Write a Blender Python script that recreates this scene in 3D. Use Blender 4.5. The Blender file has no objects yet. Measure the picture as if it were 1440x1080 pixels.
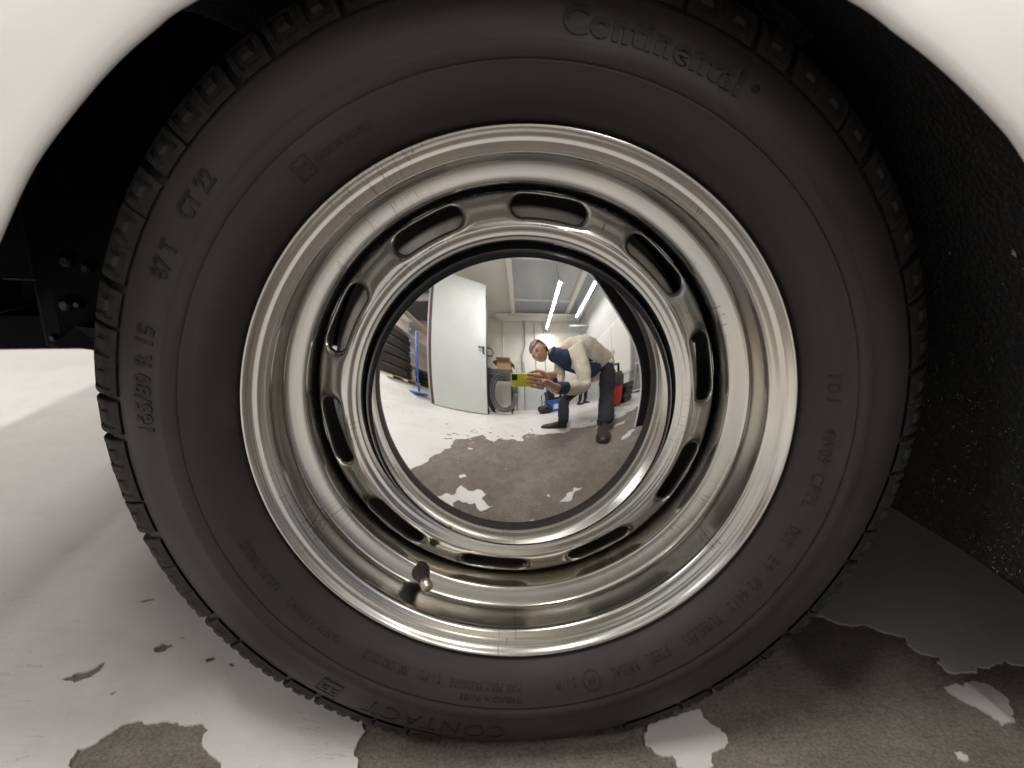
import bpy, bmesh, math, random
from mathutils import Vector, Matrix
R_ = math.radians
rnd = random.Random(7)
scn = bpy.context.scene
COL = scn.collection

# ------------------------------------------------------------------ camera, world, exposure
ZF = -0.31                      # floor level; the wheel axle is the origin, +y goes into the car
CAM = Vector((-0.0300, -0.45357, 0.15651))
RT = Vector((0.998926, -0.046333, -0.000395)); UP = Vector((0.012912, 0.270188, 0.962721)); FW = Vector((0.044497, 0.961692, -0.270496))
cd = bpy.data.cameras.new('camera'); cam = bpy.data.objects.new('camera', cd); COL.objects.link(cam)
cam.matrix_world = Matrix(((RT.x, UP.x, -FW.x, CAM.x), (RT.y, UP.y, -FW.y, CAM.y), (RT.z, UP.z, -FW.z, CAM.z), (0, 0, 0, 1)))
cd.sensor_width = 36; cd.lens = 22.5; cd.clip_start = 0.003; cd.clip_end = 100
cd.dof.use_dof = True; cd.dof.focus_distance = 0.50; cd.dof.aperture_fstop = 5.0
scn.camera = cam
w = bpy.data.worlds.new('World'); scn.world = w; w.use_nodes = True
w.node_tree.nodes['Background'].inputs[0].default_value = (0.9, 0.95, 1, 1)
w.node_tree.nodes['Background'].inputs[1].default_value = 0.0
scn.view_settings.view_transform = 'Standard'; scn.view_settings.look = 'None'
scn.view_settings.exposure = 0.32; scn.view_settings.gamma = 1.0
scn.render.engine = 'CYCLES'
scn.cycles.max_bounces = 10; scn.cycles.diffuse_bounces = 4; scn.cycles.glossy_bounces = 6
scn.cycles.use_denoising = True; scn.cycles.sample_clamp_indirect = 4.0
scn.cycles.caustics_reflective = False; scn.cycles.caustics_refractive = False
scn.cycles.blur_glossy = 0.3

def area_lamp(name, loc, sx, sy, power, col=(1.0, 0.972, 0.958), rot=(0, 0, 0)):
    l = bpy.data.lights.new(name, 'AREA'); l.shape = 'RECTANGLE'; l.size = sx; l.size_y = sy; l.energy = power; l.color = col
    o = bpy.data.objects.new(name, l); COL.objects.link(o); o.location = loc; o.rotation_euler = rot
    return o
# the tubes' own light (each lies just under the lit tube of its hanging lamp)
TUBES = [(1.05, -2.10, 2.27, 1.15, 20), (2.05, -1.85, 2.33, 1.0, 9), (-0.42, -0.35, 2.30, 1.2, 37), (-3.2, -0.6, 2.25, 1.2, 54),
         (-1.9, 2.5, 2.25, 1.2, 34), (1.2, 2.6, 2.25, 1.2, 2)]
for tx, ty, tz, tl, pw in TUBES:
    area_lamp('tube_light', (tx, ty, tz - 0.035), 0.06 if abs(tx) < 3 and ty < 1 else 0.8, tl, pw)

# ------------------------------------------------------------------ materials
def mat(name, col, rough=0.5, metal=0.0, spec=0.5, coat=0.0, noise=None, bump=None, emit=None):
    m = bpy.data.materials.new(name); m.use_nodes = True
    nt = m.node_tree; b = nt.nodes['Principled BSDF']
    b.inputs['Base Color'].default_value = (*col, 1); b.inputs['Roughness'].default_value = rough
    b.inputs['Metallic'].default_value = metal; b.inputs['Specular IOR Level'].default_value = spec
    b.inputs['Coat Weight'].default_value = coat
    tc = nt.nodes.new('ShaderNodeTexCoord')
    if noise:                                   # (scale, second colour, lo, hi, detail)
        n = nt.nodes.new('ShaderNodeTexNoise'); n.inputs['Scale'].default_value = noise[0]; n.inputs['Detail'].default_value = noise[4] if len(noise) > 4 else 6
        nt.links.new(tc.outputs['Object'], n.inputs['Vector'])
        r = nt.nodes.new('ShaderNodeValToRGB'); r.color_ramp.elements[0].position = noise[2]; r.color_ramp.elements[1].position = noise[3]
        r.color_ramp.elements[0].color = (*col, 1); r.color_ramp.elements[1].color = (*noise[1], 1)
        nt.links.new(n.outputs['Fac'], r.inputs['Fac']); nt.links.new(r.outputs['Color'], b.inputs['Base Color'])
    if bump:                                    # (scale, strength, distance)
        n2 = nt.nodes.new('ShaderNodeTexNoise'); n2.inputs['Scale'].default_value = bump[0]; n2.inputs['Detail'].default_value = 8
        nt.links.new(tc.outputs['Object'], n2.inputs['Vector'])
        bp = nt.nodes.new('ShaderNodeBump'); bp.inputs['Strength'].default_value = bump[1]; bp.inputs['Distance'].default_value = bump[2]
        nt.links.new(n2.outputs['Fac'], bp.inputs['Height']); nt.links.new(bp.outputs['Normal'], b.inputs['Normal'])
    if emit:
        b.inputs['Emission Color'].default_value = (*emit[0], 1); b.inputs['Emission Strength'].default_value = emit[1]
    return m

class NT:
    def __init__(s, m): s.t = m.node_tree; s.b = s.t.nodes['Principled BSDF']
    def n(s, typ, **kw):
        x = s.t.nodes.new(typ)
        for k, v in kw.items(): setattr(x, k, v)
        return x
    def math(s, op, a, b=None, clamp=False):
        x = s.n('ShaderNodeMath', operation=op); x.use_clamp = clamp
        for i, v in enumerate((a, b)):
            if v is None: continue
            if isinstance(v, (int, float)): x.inputs[i].default_value = v
            else: s.t.links.new(v, x.inputs[i])
        return x.outputs[0]
    def link(s, a, b): s.t.links.new(a, b)
    def ramp(s, fac, stops):
        r = s.n('ShaderNodeValToRGB'); e = r.color_ramp.elements
        while len(e) < len(stops): e.new(0.5)
        for el, (p, c) in zip(e, stops): el.position = p; el.color = (*c, 1)
        s.link(fac, r.inputs['Fac']); return r.outputs['Color']
    def mix(s, fac, a, b, mode='MIX'):
        x = s.n('ShaderNodeMix', data_type='RGBA', blend_type=mode)
        for i, v in ((0, fac), (6, a), (7, b)):
            if isinstance(v, (int, float)): x.inputs[i].default_value = v
            elif isinstance(v, tuple): x.inputs[i].default_value = (*v, 1)
            else: s.link(v, x.inputs[i])
        return x.outputs[2]
    def noise(s, vec, scale, detail=6, rough=0.5):
        x = s.n('ShaderNodeTexNoise'); x.inputs['Scale'].default_value = scale; x.inputs['Detail'].default_value = detail; x.inputs['Roughness'].default_value = rough
        if vec is not None: s.link(vec, x.inputs['Vector'])
        return x.outputs['Fac']
    def polar(s):
        "angle, radius and depth round the wheel axis (object y)"
        tc = s.n('ShaderNodeTexCoord'); sp = s.n('ShaderNodeSeparateXYZ'); s.link(tc.outputs['Object'], sp.inputs[0])
        x, y, z = sp.outputs
        return s.math('ARCTAN2', z, x), s.math('SQRT', s.math('ADD', s.math('MULTIPLY', x, x), s.math('MULTIPLY', z, z))), y, tc.outputs['Object']
    def comb(s, a, b, c):
        x = s.n('ShaderNodeCombineXYZ')
        for i, v in enumerate((a, b, c)):
            if isinstance(v, (int, float)): x.inputs[i].default_value = v
            else: s.link(v, x.inputs[i])
        return x.outputs[0]
    def bump(s, h, strength, dist):
        bp = s.n('ShaderNodeBump'); bp.inputs['Strength'].default_value = strength; bp.inputs['Distance'].default_value = dist
        s.link(h, bp.inputs['Height']); s.link(bp.outputs['Normal'], s.b.inputs['Normal'])

def chrome_mat(name, base, r0, r1, dirt):
    m = mat(name, base, r0, metal=1.0); t = NT(m)
    a, r, y, ob = t.polar()
    v = t.comb(t.math('MULTIPLY', a, 1.3), t.math('MULTIPLY', r, 700), t.math('MULTIPLY', y, 700))
    streak = t.noise(v, 1.0, 3, 0.6)                    # fine turning marks round the rim
    blot = t.noise(ob, 38, 6, 0.6)
    rough = t.math('ADD', t.math('MULTIPLY', streak, (r1 - r0) * 1.0), t.math('MULTIPLY', blot, (r1 - r0) * 0.35))
    t.link(t.math('ADD', rough, r0 - 0.03), t.b.inputs['Roughness'])
    # hairline cracks across the plating, only here and there round the rim
    cr = t.noise(t.comb(t.math('MULTIPLY', a, 55), t.math('MULTIPLY', r, 9), 0.0), 1.0, 2, 0.5)
    line = t.math('LESS_THAN', t.math('ABSOLUTE', t.math('SUBTRACT', cr, 0.5)), 0.006)
    where = t.math('GREATER_THAN', t.noise(t.comb(t.math('MULTIPLY', a, 1.6), t.math('MULTIPLY', r, 30), 3.0), 1.0, 2), 0.58)
    crack = t.math('MULTIPLY', line, where)
    grime = t.noise(ob, 95, 9, 0.68)
    g = t.math('MULTIPLY', t.math('GREATER_THAN', grime, 0.735), dirt)
    tint = t.ramp(t.noise(ob, 9, 3), [(0.35, tuple(c * 0.90 for c in base)), (0.65, (base[0] * 1.05, base[1] * 1.01, base[2] * 0.93))])
    c = t.mix(t.math('MULTIPLY', crack, 0.75), tint, (0.10, 0.09, 0.08))
    c = t.mix(g, c, (0.07, 0.055, 0.04))
    t.link(c, t.b.inputs['Base Color'])
    t.bump(streak, 0.004, 0.0003)
    return m

M = {}
M['rim'] = chrome_mat('worn_chrome', (0.60, 0.598, 0.588), 0.15, 0.30, 0.8)
M['disc'] = chrome_mat('bright_chrome', (0.61, 0.61, 0.605), 0.12, 0.25, 0.7)
M['cap'] = mat('polished_chrome', (0.86, 0.86, 0.85), 0.004, metal=1.0)
t = NT(M['cap']); tc = t.n('ShaderNodeTexCoord'); ob = tc.outputs['Object']; tot = None
for k, rz in enumerate((0.3, 1.1, 2.2)):
    mp = t.n('ShaderNodeMapping'); mp.inputs['Rotation'].default_value = (0, rz, 0); mp.inputs['Scale'].default_value = (190, 1, 9); t.link(ob, mp.inputs['Vector'])
    l_ = t.math('LESS_THAN', t.math('ABSOLUTE', t.math('SUBTRACT', t.noise(mp.outputs[0], 1.0, 2), 0.5)), 0.005)
    l_ = t.math('MULTIPLY', l_, t.math('GREATER_THAN', t.noise(ob, 31 + 9 * k, 2), 0.60)); tot = l_ if tot is None else t.math('MAXIMUM', tot, l_)
t.link(t.math('ADD', t.math('MULTIPLY', tot, 0.035), t.math('ADD', 0.004, t.math('MULTIPLY', t.math('GREATER_THAN', t.noise(ob, 160, 6, 0.7), 0.72), 0.03))), t.b.inputs['Roughness'])
M['reflection_black'] = mat('painted_dark_reflection', (0.006, 0.007, 0.011), 0.16, spec=0.5)  # near-black colour standing for the dark reflection round the hub cap's edge
M['drum'] = mat('grey_cast_drum', (0.60, 0.585, 0.55), 0.45, noise=(60, (0.45, 0.43, 0.40), 0.4, 0.7))
M['rubber'] = mat('tyre_rubber', (0.034, 0.031, 0.029), 0.62, spec=0.35)
t = NT(M['rubber']); a, r, y, ob = t.polar()
c = t.ramp(t.noise(ob, 7, 5, 0.6), [(0.3, (0.0195, 0.0165, 0.0152)), (0.7, (0.031, 0.0265, 0.0245))])
c = t.mix(t.ramp(t.noise(t.comb(t.math('MULTIPLY', a, 1.2), t.math('MULTIPLY', r, 26), 0.0), 1.0, 6, 0.65), [(0.48, (0, 0, 0)), (0.72, (0.45,) * 3)]), c, (0.056, 0.048, 0.042))
up = t.math('MULTIPLY', t.math('GREATER_THAN', r, 0.2555), t.math('MULTIPLY', t.noise(ob, 11, 6, 0.7), 0.62))
c = t.mix(up, c, (0.062, 0.056, 0.050))
dust = t.math('MULTIPLY', t.math('GREATER_THAN', t.noise(ob, 300, 4, 0.7), 0.69), 0.25)
c = t.mix(dust, c, (0.11, 0.10, 0.09)); t.link(c, t.b.inputs['Base Color'])
t.link(t.ramp(t.noise(ob, 14, 5), [(0.3, (0.5,) * 3), (0.7, (0.7,) * 3)]), t.b.inputs['Roughness'])
t.bump(t.math('ADD', t.noise(ob, 420, 6, 0.7), t.math('MULTIPLY', t.noise(t.comb(t.math('MULTIPLY', a, 2), t.math('MULTIPLY', r, 900), 0.0), 1, 2), 0.6)), 0.10, 0.0012)
M['letter'] = mat('raised_rubber', (0.0150, 0.0130, 0.0122), 0.55, spec=0.35, bump=(500, 0.1, 0.0005))
M['tread'] = mat('tread_rubber', (0.024, 0.0215, 0.0195), 0.78, spec=0.25, noise=(60, (0.042, 0.037, 0.032), 0.42, 0.72), bump=(260, 0.25, 0.002))
M['valve_rubber'] = mat('valve_rubber', (0.02, 0.018, 0.016), 0.6)
M['brass'] = mat('dull_nickel', (0.60, 0.52, 0.42), 0.3, metal=1.0)
M['car_paint'] = mat('white_car_paint', (0.78, 0.765, 0.755), 0.35, spec=0.5, coat=0.25, noise=(3, (0.80, 0.787, 0.775), 0.3, 0.7))
M['under'] = mat('underseal', (0.008, 0.008, 0.009), 0.7, noise=(160, (0.020, 0.0195, 0.019), 0.50, 0.72, 10), bump=(240, 0.9, 0.004))
M['chassis'] = mat('black_chassis_paint', (0.002, 0.002, 0.0028), 0.75, spec=0.12, noise=(30, (0.004, 0.004, 0.005), 0.4, 0.7), bump=(90, 0.3, 0.002))
M['chassis_grey'] = mat('dusty_chassis', (0.006, 0.006, 0.0075), 0.7, spec=0.15, noise=(60, (0.004, 0.004, 0.005), 0.4, 0.7))
M['steel'] = mat('oily_zinc_steel', (0.07, 0.068, 0.066), 0.4, metal=1.0)
M['grit'] = mat('road_grit', (0.24, 0.23, 0.21), 0.7, noise=(30, (0.07, 0.068, 0.062), 0.45, 0.55))
M['white'] = mat('white_paint', (0.76, 0.75, 0.71), 0.45)
M['cream'] = mat('cream_wall_paint', (0.78, 0.755, 0.68), 0.6, noise=(2.5, (0.72, 0.695, 0.62), 0.35, 0.7), bump=(40, 0.1, 0.01))
M['greywall'] = mat('grey_wall_paint', (0.58, 0.59, 0.58), 0.6, noise=(3, (0.50, 0.51, 0.50), 0.35, 0.7))
M['ceil'] = mat('grey_ceiling_panel', (0.46, 0.46, 0.46), 0.35, noise=(1.2, (0.36, 0.38, 0.42), 0.4, 0.65))
M['corr'] = mat('corrugated_sheet', (0.16, 0.18, 0.19), 0.45)
M['leaf'] = mat('pale_grey_steel_door', (0.60, 0.625, 0.61), 0.4, noise=(2.2, (0.55, 0.575, 0.56), 0.35, 0.7))
M['seal'] = mat('brown_rubber_seal', (0.10, 0.055, 0.05), 0.6)
M['black'] = mat('black_plastic', (0.016, 0.016, 0.018), 0.45)
M['darkgrey'] = mat('dark_grey_plastic', (0.07, 0.07, 0.072), 0.5)
M['hose'] = mat('dusty_hose', (0.20, 0.195, 0.185), 0.5)
M['grey'] = mat('grey_pipe', (0.42, 0.43, 0.44), 0.45)
M['blue'] = mat('blue_plastic', (0.03, 0.16, 0.55), 0.4)
M['red'] = mat('red_plastic', (0.60, 0.03, 0.03), 0.35)
M['yellow'] = mat('yellow_plastic', (0.80, 0.50, 0.03), 0.4)
M['phone'] = mat('lime_phone_case', (0.72, 0.70, 0.06), 0.35)
M['card'] = mat('cardboard', (0.42, 0.28, 0.14), 0.8, noise=(14, (0.36, 0.23, 0.11), 0.4, 0.7))
M['pink'] = mat('pale_pink_board', (0.74, 0.56, 0.54), 0.6, noise=(3, (0.80, 0.75, 0.72), 0.4, 0.6))
M['skin'] = mat('skin', (0.50, 0.29, 0.20), 0.5)
M['hair'] = mat('grey_hair', (0.075, 0.07, 0.065), 0.6, noise=(40, (0.22, 0.21, 0.20), 0.45, 0.62), bump=(160, 0.8, 0.004))
M['jacket'] = mat('cream_knit', (0.62, 0.565, 0.465), 0.9, noise=(12, (0.55, 0.50, 0.41), 0.35, 0.7), bump=(55, 0.35, 0.01))
M['navy'] = mat('navy_cotton', (0.018, 0.032, 0.085), 0.8, bump=(80, 0.3, 0.004))
M['trouser'] = mat('charcoal_cloth', (0.016, 0.017, 0.022), 0.85, bump=(25, 0.4, 0.01))
M['shoe'] = mat('dark_brown_leather', (0.030, 0.016, 0.014), 0.4)
M['eye'] = mat('eye', (0.05, 0.04, 0.035), 0.2)
M['lip'] = mat('lips', (0.36, 0.15, 0.12), 0.5)
M['lens'] = mat('lens_glass', (0.01, 0.01, 0.013), 0.1)
M['tube'] = mat('lit_tube', (0.9, 0.9, 0.85), 0.4, emit=((1, 0.98, 0.93), 9))
M['sheet_paint'] = mat('white_floor_paint', (0.64, 0.635, 0.61), 0.42)
t = NT(M['sheet_paint']); tc = t.n('ShaderNodeTexCoord'); ob = tc.outputs['Object']
c = t.ramp(t.noise(ob, 2.3, 6, 0.6), [(0.35, (0.61, 0.59, 0.56)), (0.65, (0.695, 0.68, 0.652))])
sc = t.math('MULTIPLY', t.math('GREATER_THAN', t.noise(ob, 55, 8, 0.72), 0.665), 0.45)
c = t.mix(sc, c, (0.42, 0.40, 0.37))
sm = t.ramp(t.noise(ob, 9, 8, 0.65), [(0.48, (0, 0, 0)), (0.78, (0.6,) * 3)])
c = t.mix(sm, c, (0.47, 0.45, 0.42))
mp = t.n('ShaderNodeMapping'); mp.inputs['Scale'].default_value = (3.0, 26.0, 1.0); mp.inputs['Rotation'].default_value = (0, 0, 0.5); t.link(ob, mp.inputs['Vector'])
ln = t.math('MULTIPLY', t.math('LESS_THAN', t.math('ABSOLUTE', t.math('SUBTRACT', t.noise(mp.outputs[0], 3.0, 3, 0.5), 0.5)), 0.004), t.math('GREATER_THAN', t.noise(ob, 4, 2), 0.55))
c = t.mix(t.math('MULTIPLY', ln, 0.45), c, (0.30, 0.28, 0.26))
t.link(c, t.b.inputs['Base Color']); t.bump(t.noise(ob, 60, 8, 0.6), 0.12, 0.004)
M['concrete'] = mat('bare_concrete', (0.2, 0.18, 0.15), 0.8)
t = NT(M['concrete']); tc = t.n('ShaderNodeTexCoord'); ob = tc.outputs['Object']
c = t.ramp(t.noise(ob, 5, 8, 0.62), [(0.30, (0.285, 0.245, 0.205)), (0.70, (0.400, 0.355, 0.305))])
fine = t.ramp(t.noise(ob, 260, 8, 0.8), [(0.34, (0.35,) * 3), (0.66, (1.25,) * 3)])
c = t.mix(0.9, c, fine, 'MULTIPLY')
c = t.mix(0.7, c, t.ramp(t.noise(ob, 32, 8, 0.7), [(0.32, (0.62,) * 3), (0.62, (1.05,) * 3)]), 'MULTIPLY')
vor = t.n('ShaderNodeTexVoronoi'); vor.inputs['Scale'].default_value = 190; t.link(ob, vor.inputs['Vector'])
pale = t.math('MULTIPLY', t.math('LESS_THAN', vor.outputs['Distance'], 0.20), t.math('GREATER_THAN', t.noise(ob, 120, 2), 0.58))
c = t.mix(t.math('MULTIPLY', pale, 0.6), c, (0.42, 0.40, 0.36))
t.link(c, t.b.inputs['Base Color']); t.bump(t.noise(ob, 190, 10, 0.8), 0.9, 0.005)

# ------------------------------------------------------------------ helpers
def link_obj(name, me, m=None, parent=None, smooth=False):
    o = bpy.data.objects.new(name, me); COL.objects.link(o)
    if m is not None and not me.materials: me.materials.append(M[m] if isinstance(m, str) else m)
    if parent: o.parent = parent
    if smooth:
        me.shade_smooth() if hasattr(me, 'shade_smooth') else None
        for p in me.polygons: p.use_smooth = True
    return o
def tag(o, label=None, cat=None, group=None, kind=None):
    for k, v in (('label', label), ('category', cat), ('group', group), ('kind', kind)):
        if v: o[k] = v
    return o
def empty(name, loc=(0, 0, 0), rot=(0, 0, 0), parent=None):
    o = bpy.data.objects.new(name, None); COL.objects.link(o); o.location = loc; o.rotation_euler = rot; o.empty_display_size = 0.05
    if parent: o.parent = parent
    return o
def bm_obj(name, bm, m, parent=None, smooth=False):
    bmesh.ops.recalc_face_normals(bm, faces=bm.faces[:])
    me = bpy.data.meshes.new(name); bm.to_mesh(me); bm.free(); return link_obj(name, me, m, parent, smooth)
def py_obj(name, vs, fs, m, parent=None, smooth=False):
    me = bpy.data.meshes.new(name); me.from_pydata(vs, [], fs); me.validate(); me.update(); return link_obj(name, me, m, parent, smooth)
def add_box(bm, c, s, rot=None, bev=0.0):
    g = bmesh.ops.create_cube(bm, size=1); v = g['verts']
    bmesh.ops.scale(bm, vec=s, verts=v)
    if bev:
        e = list({e for x in v for e in x.link_edges})
        bmesh.ops.bevel(bm, geom=e, offset=bev, segments=2, affect='EDGES', profile=0.5)
        v = [x for x in bm.verts if x.is_valid and x not in add_box.old] if False else None
    return v
def box(name, c, s, m, parent=None, bev=0.0, rot=(0, 0, 0)):
    bm = bmesh.new(); bmesh.ops.create_cube(bm, size=1); bmesh.ops.scale(bm, vec=s, verts=bm.verts[:])
    if bev: bmesh.ops.bevel(bm, geom=bm.edges[:], offset=bev, segments=2, affect='EDGES', profile=0.5)
    o = bm_obj(name, bm, m, parent); o.location = c; o.rotation_euler = rot; return o
def tube_bm(bm, pts, rad, n=10, caps=True):
    pts = [Vector(p) for p in pts]; rad = rad if isinstance(rad, (list, tuple)) else [rad] * len(pts)
    prev = None; rings = []
    for i, p in enumerate(pts):
        d = (pts[min(i + 1, len(pts) - 1)] - pts[max(i - 1, 0)]).normalized()
        if prev is None:
            u = d.orthogonal().normalized()
        else:
            u = (prev - d * prev.dot(d)).normalized()
        prev = u; v = d.cross(u)
        rings.append([bm.verts.new(p + (u * math.cos(2 * math.pi * k / n) + v * math.sin(2 * math.pi * k / n)) * rad[i]) for k in range(n)])
    for a, b in zip(rings, rings[1:]):
        for k in range(n): bm.faces.new((a[k], a[(k + 1) % n], b[(k + 1) % n], b[k]))
    if caps: bm.faces.new(rings[0][::-1]); bm.faces.new(rings[-1])
def tube(name, pts, rad, m, parent=None, n=10, smooth=True):
    bm = bmesh.new(); tube_bm(bm, pts, rad, n); return bm_obj(name, bm, m, parent, smooth)
def spline(pts, n):
    "Catmull-Rom through pts, n samples a span"
    P = [Vector(p) for p in pts]; P = [P[0] * 2 - P[1]] + P + [P[-1] * 2 - P[-2]]; out = []
    for i in range(1, len(P) - 2):
        for k in range(n):
            t = k / n; a, b, c, d = P[i - 1:i + 3]
            out.append(0.5 * ((2 * b) + (c - a) * t + (2 * a - 5 * b + 4 * c - d) * t * t + (3 * b - a - 3 * c + d) * t ** 3))
    out.append(P[-2]); return out
def lathe(name, prof, m, parent=None, n=288, closed=False, smooth=True, axis='y', bmo=None):
    "prof = [(radius, depth y)]: turned about the y axis (or z)"
    vs, fs = [], []
    L = len(prof)
    for k in range(n):
        a = 2 * math.pi * k / n; ca, sa = math.cos(a), math.sin(a)
        for r, y in prof: vs.append((r * ca, y, r * sa) if axis == 'y' else (r * ca, r * sa, y))
    for k in range(n):
        k2 = (k + 1) % n
        for i in range(L - 1 if not closed else L):
            j = (i + 1) % L; fs.append((k * L + i, k * L + j, k2 * L + j, k2 * L + i))
    return py_obj(name, vs, fs, m, parent, smooth)
def smooth_prof(P, n):
    return [(v.x, v.y) for v in spline([(a, b, 0) for a, b in P], n)]
def interp(P, x, i=0, j=1):
    P = sorted(P, key=lambda p: p[i])
    if x <= P[0][i]: return P[0][j]
    for a, b in zip(P, P[1:]):
        if x <= b[i]: return a[j] + (b[j] - a[j]) * (x - a[i]) / (b[i] - a[i] + 1e-12)
    return P[-1][j]

# ------------------------------------------------------------------ the floor and its peeling paint
box('floor', (-1.0, 0.4, ZF - 0.05), (10.4, 8.0, 0.1), 'concrete')
tag(bpy.data.objects['floor'], 'brown grey bare concrete floor under the peeled paint', 'floor', kind='structure')
def jag(P, amp, depth, seed):
    r = random.Random(seed); P = [Vector((x, y)) for x, y in P]
    for d in range(depth):
        Q = []
        for a, b in zip(P, P[1:] + P[:1]):
            Q.append(a); e = b - a; l = e.length
            if l > 0.0022: Q.append((a + b) / 2 + Vector((-e.y, e.x)) * r.uniform(-amp, amp))
        P = Q
    return P
BAY = [(-.149, .046), (-.142, .031), (-.147, .020), (-.148, .011), (-.142, -.010), (-.168, -.058), (-.137, -.069), (-.098, -.058), (-.063, -.071), (-.099, -.086), (-.091, -.105),
       (-.144, -.104), (-.178, -.116), (-.179, -.078), (-.255, -.038), (-.258, -.006), (-.266, .006), (-.285, .022), (-.286, .038), (-.296, .047), (-.327, .050), (-.355, .053), (-.377, .036),
       (-.386, .024), (-.394, .021), (-.384, -.005), (-.375, -.04), (-.37, -.09), (-.365, -.14), (-.38, -.19), (-.39, -.27), (-.43, -.41), (-.36, -.49), (-.31, -.58), (-.19, -.48), (-.16, -.56),
       (-.06, -.56), (.03, -.52), (.05, -.66), (.21, -.61), (.38, -.56), (.49, -.63), (.6, -.55), (.78, -.5), (.95, -.42), (1.3, -.43), (1.7, -.33), (1.75, .0), (1.3, .12), (.9, .10), (.62, .075),
       (.532, .087), (.517, .095), (.504, .090), (.481, .088), (.474, .078), (.466, .079), (.444, .084), (.452, .104), (.433, .119), (.436, .139), (.412, .153), (.383, .161), (.364, .177),
       (.30, .19), (.20, .16), (.10, .13), (-.05, .12), (-.14, .085)]
ISL = [[(.112, .015), (.121, .027), (.155, .038), (.173, .042), (.176, .024), (.186, .011), (.182, 0), (.169, -.007), (.163, -.022), (.150, -.030), (.132, -.022), (.131, -.009), (.116, -.005)],
       [(.426, .060), (.442, .064), (.445, .058), (.459, .066), (.473, .061), (.477, .041), (.461, .013), (.447, .010), (.441, .029), (.431, .043)],
       [(.113, -.066), (.146, -.063), (.165, -.083), (.201, -.088), (.175, -.099), (.143, -.086)], [(.137, -.031), (.150, -.029), (.173, -.035), (.150, -.039)],
       [(.70, -.33), (.78, -.36), (.92, -.35), (.80, -.32)], [(.62, -.45), (.75, -.47), (.70, -.43)], [(.56, -.20), (.66, -.225), (.72, -.22), (.62, -.19)], [(-.215, -.15), (-.20, -.165), (-.185, -.155), (-.20, -.14)]]
for k in range(26):
    x, y, s = rnd.uniform(-.3, 1.2), rnd.uniform(-.45, .06), rnd.uniform(.0015, .005)
    ISL.append([(x + s * math.cos(a) * rnd.uniform(.6, 1.5), y + s * math.sin(a) * rnd.uniform(.6, 1.3)) for a in (0, 1.2, 2.4, 3.6, 5)])
CHIP = [[(-.462, .112), (-.452, .122), (-.440, .126), (-.432, .137), (-.430, .126), (-.436, .112), (-.446, .106)], [(-.392, .158), (-.386, .164), (-.376, .163), (-.372, .158), (-.379, .149), (-.388, .150)],
        [(-.328, .137), (-.320, .139), (-.318, .134), (-.325, .130)], [(-.302, .127), (-.292, .127), (-.295, .121)], 
        [(-.372, .171), (-.366, .175), (-.365, .169)], [(-.402, .090), (-.396, .092), (-.399, .087)], [(-.46, .24), (-.44, .25), (-.43, .247), (-.445, .241)]]
for k in range(90):
    x, y = rnd.uniform(-1.9, .9), rnd.uniform(-1.5, .3); s = rnd.uniform(.002, .008) * (1 if y > -.3 else 2)
    if x > -.5 and y > -.62: continue
    CHIP.append([(x + s * math.cos(a) * rnd.uniform(.6, 1.8), y + s * math.sin(a) * rnd.uniform(.4, 1.0)) for a in (0, 1.2, 2.4, 3.6, 5)])
for k in range(60):                    # flakes along the ragged far edge of the bay
    a = rnd.choice(BAY[30:46]); x, y, s = a[0] + rnd.uniform(-.12, .12), a[1] - rnd.uniform(.05, .22), rnd.uniform(.004, .016)
    CHIP.append([(x + s * math.cos(q) * rnd.uniform(.8, 2.2), y + s * math.sin(q) * rnd.uniform(.4, .9)) for q in (0, 1.2, 2.4, 3.6, 5)])
def fill(loops, z, thick):
    "paint coat: constrained triangulation, even-odd rule, with a thin edge round every hole"
    import numpy as np
    from mathutils.geometry import delaunay_2d_cdt
    pts, es, segs = [], [], []
    for L in loops:
        b = len(pts); n = len(L); pts += [Vector((p[0], p[1])) for p in L]; es += [(b + i, b + (i + 1) % n) for i in range(n)]
        segs += [(L[i][0], L[i][1], L[(i + 1) % n][0], L[(i + 1) % n][1]) for i in range(n)]
    V, E, Fc = delaunay_2d_cdt(pts, es, [], 0, 1e-6)[:3]
    S = np.array(segs); C_ = np.array([[sum(V[i][k] for i in f) / 3 for k in (0, 1)] for f in Fc])
    keep = []
    for k, (cx, cy) in enumerate(C_):
        m_ = (S[:, 1] > cy) != (S[:, 3] > cy); T = S[m_]
        xi = T[:, 0] + (cy - T[:, 1]) / (T[:, 3] - T[:, 1]) * (T[:, 2] - T[:, 0])
        if int((xi > cx).sum()) % 2: keep.append(tuple(Fc[k]))
    cnt = {}
    for f in keep:
        for a, b in zip(f, f[1:] + f[:1]): cnt[(a, b)] = 1
    vs = [(v[0], v[1], z) for v in V]; n = len(vs); vs += [(v[0], v[1], z - thick) for v in V]
    fs = list(keep) + [(b, a, a + n, b + n) for a, b in cnt if (b, a) not in cnt]
    me = bpy.data.meshes.new('floor_paint'); me.from_pydata(vs, [], fs); me.update()
    return me
loops = [[(-6.1, -3.0), (2.6, -3.0), (2.6, 4.3), (-6.1, 4.3)], jag(BAY, 0.21, 6, 3)] + [jag(p, 0.20, 4, 10 + i) for i, p in enumerate(ISL)] + [jag(p, 0.18, 3, 90 + i) for i, p in enumerate(CHIP)]
o = link_obj('floor_paint', fill(loops, ZF + 0.0022, 0.0020), 'sheet_paint')
tag(o, 'ragged coat of peeling white paint on the concrete floor', 'floor paint', kind='structure')

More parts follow.
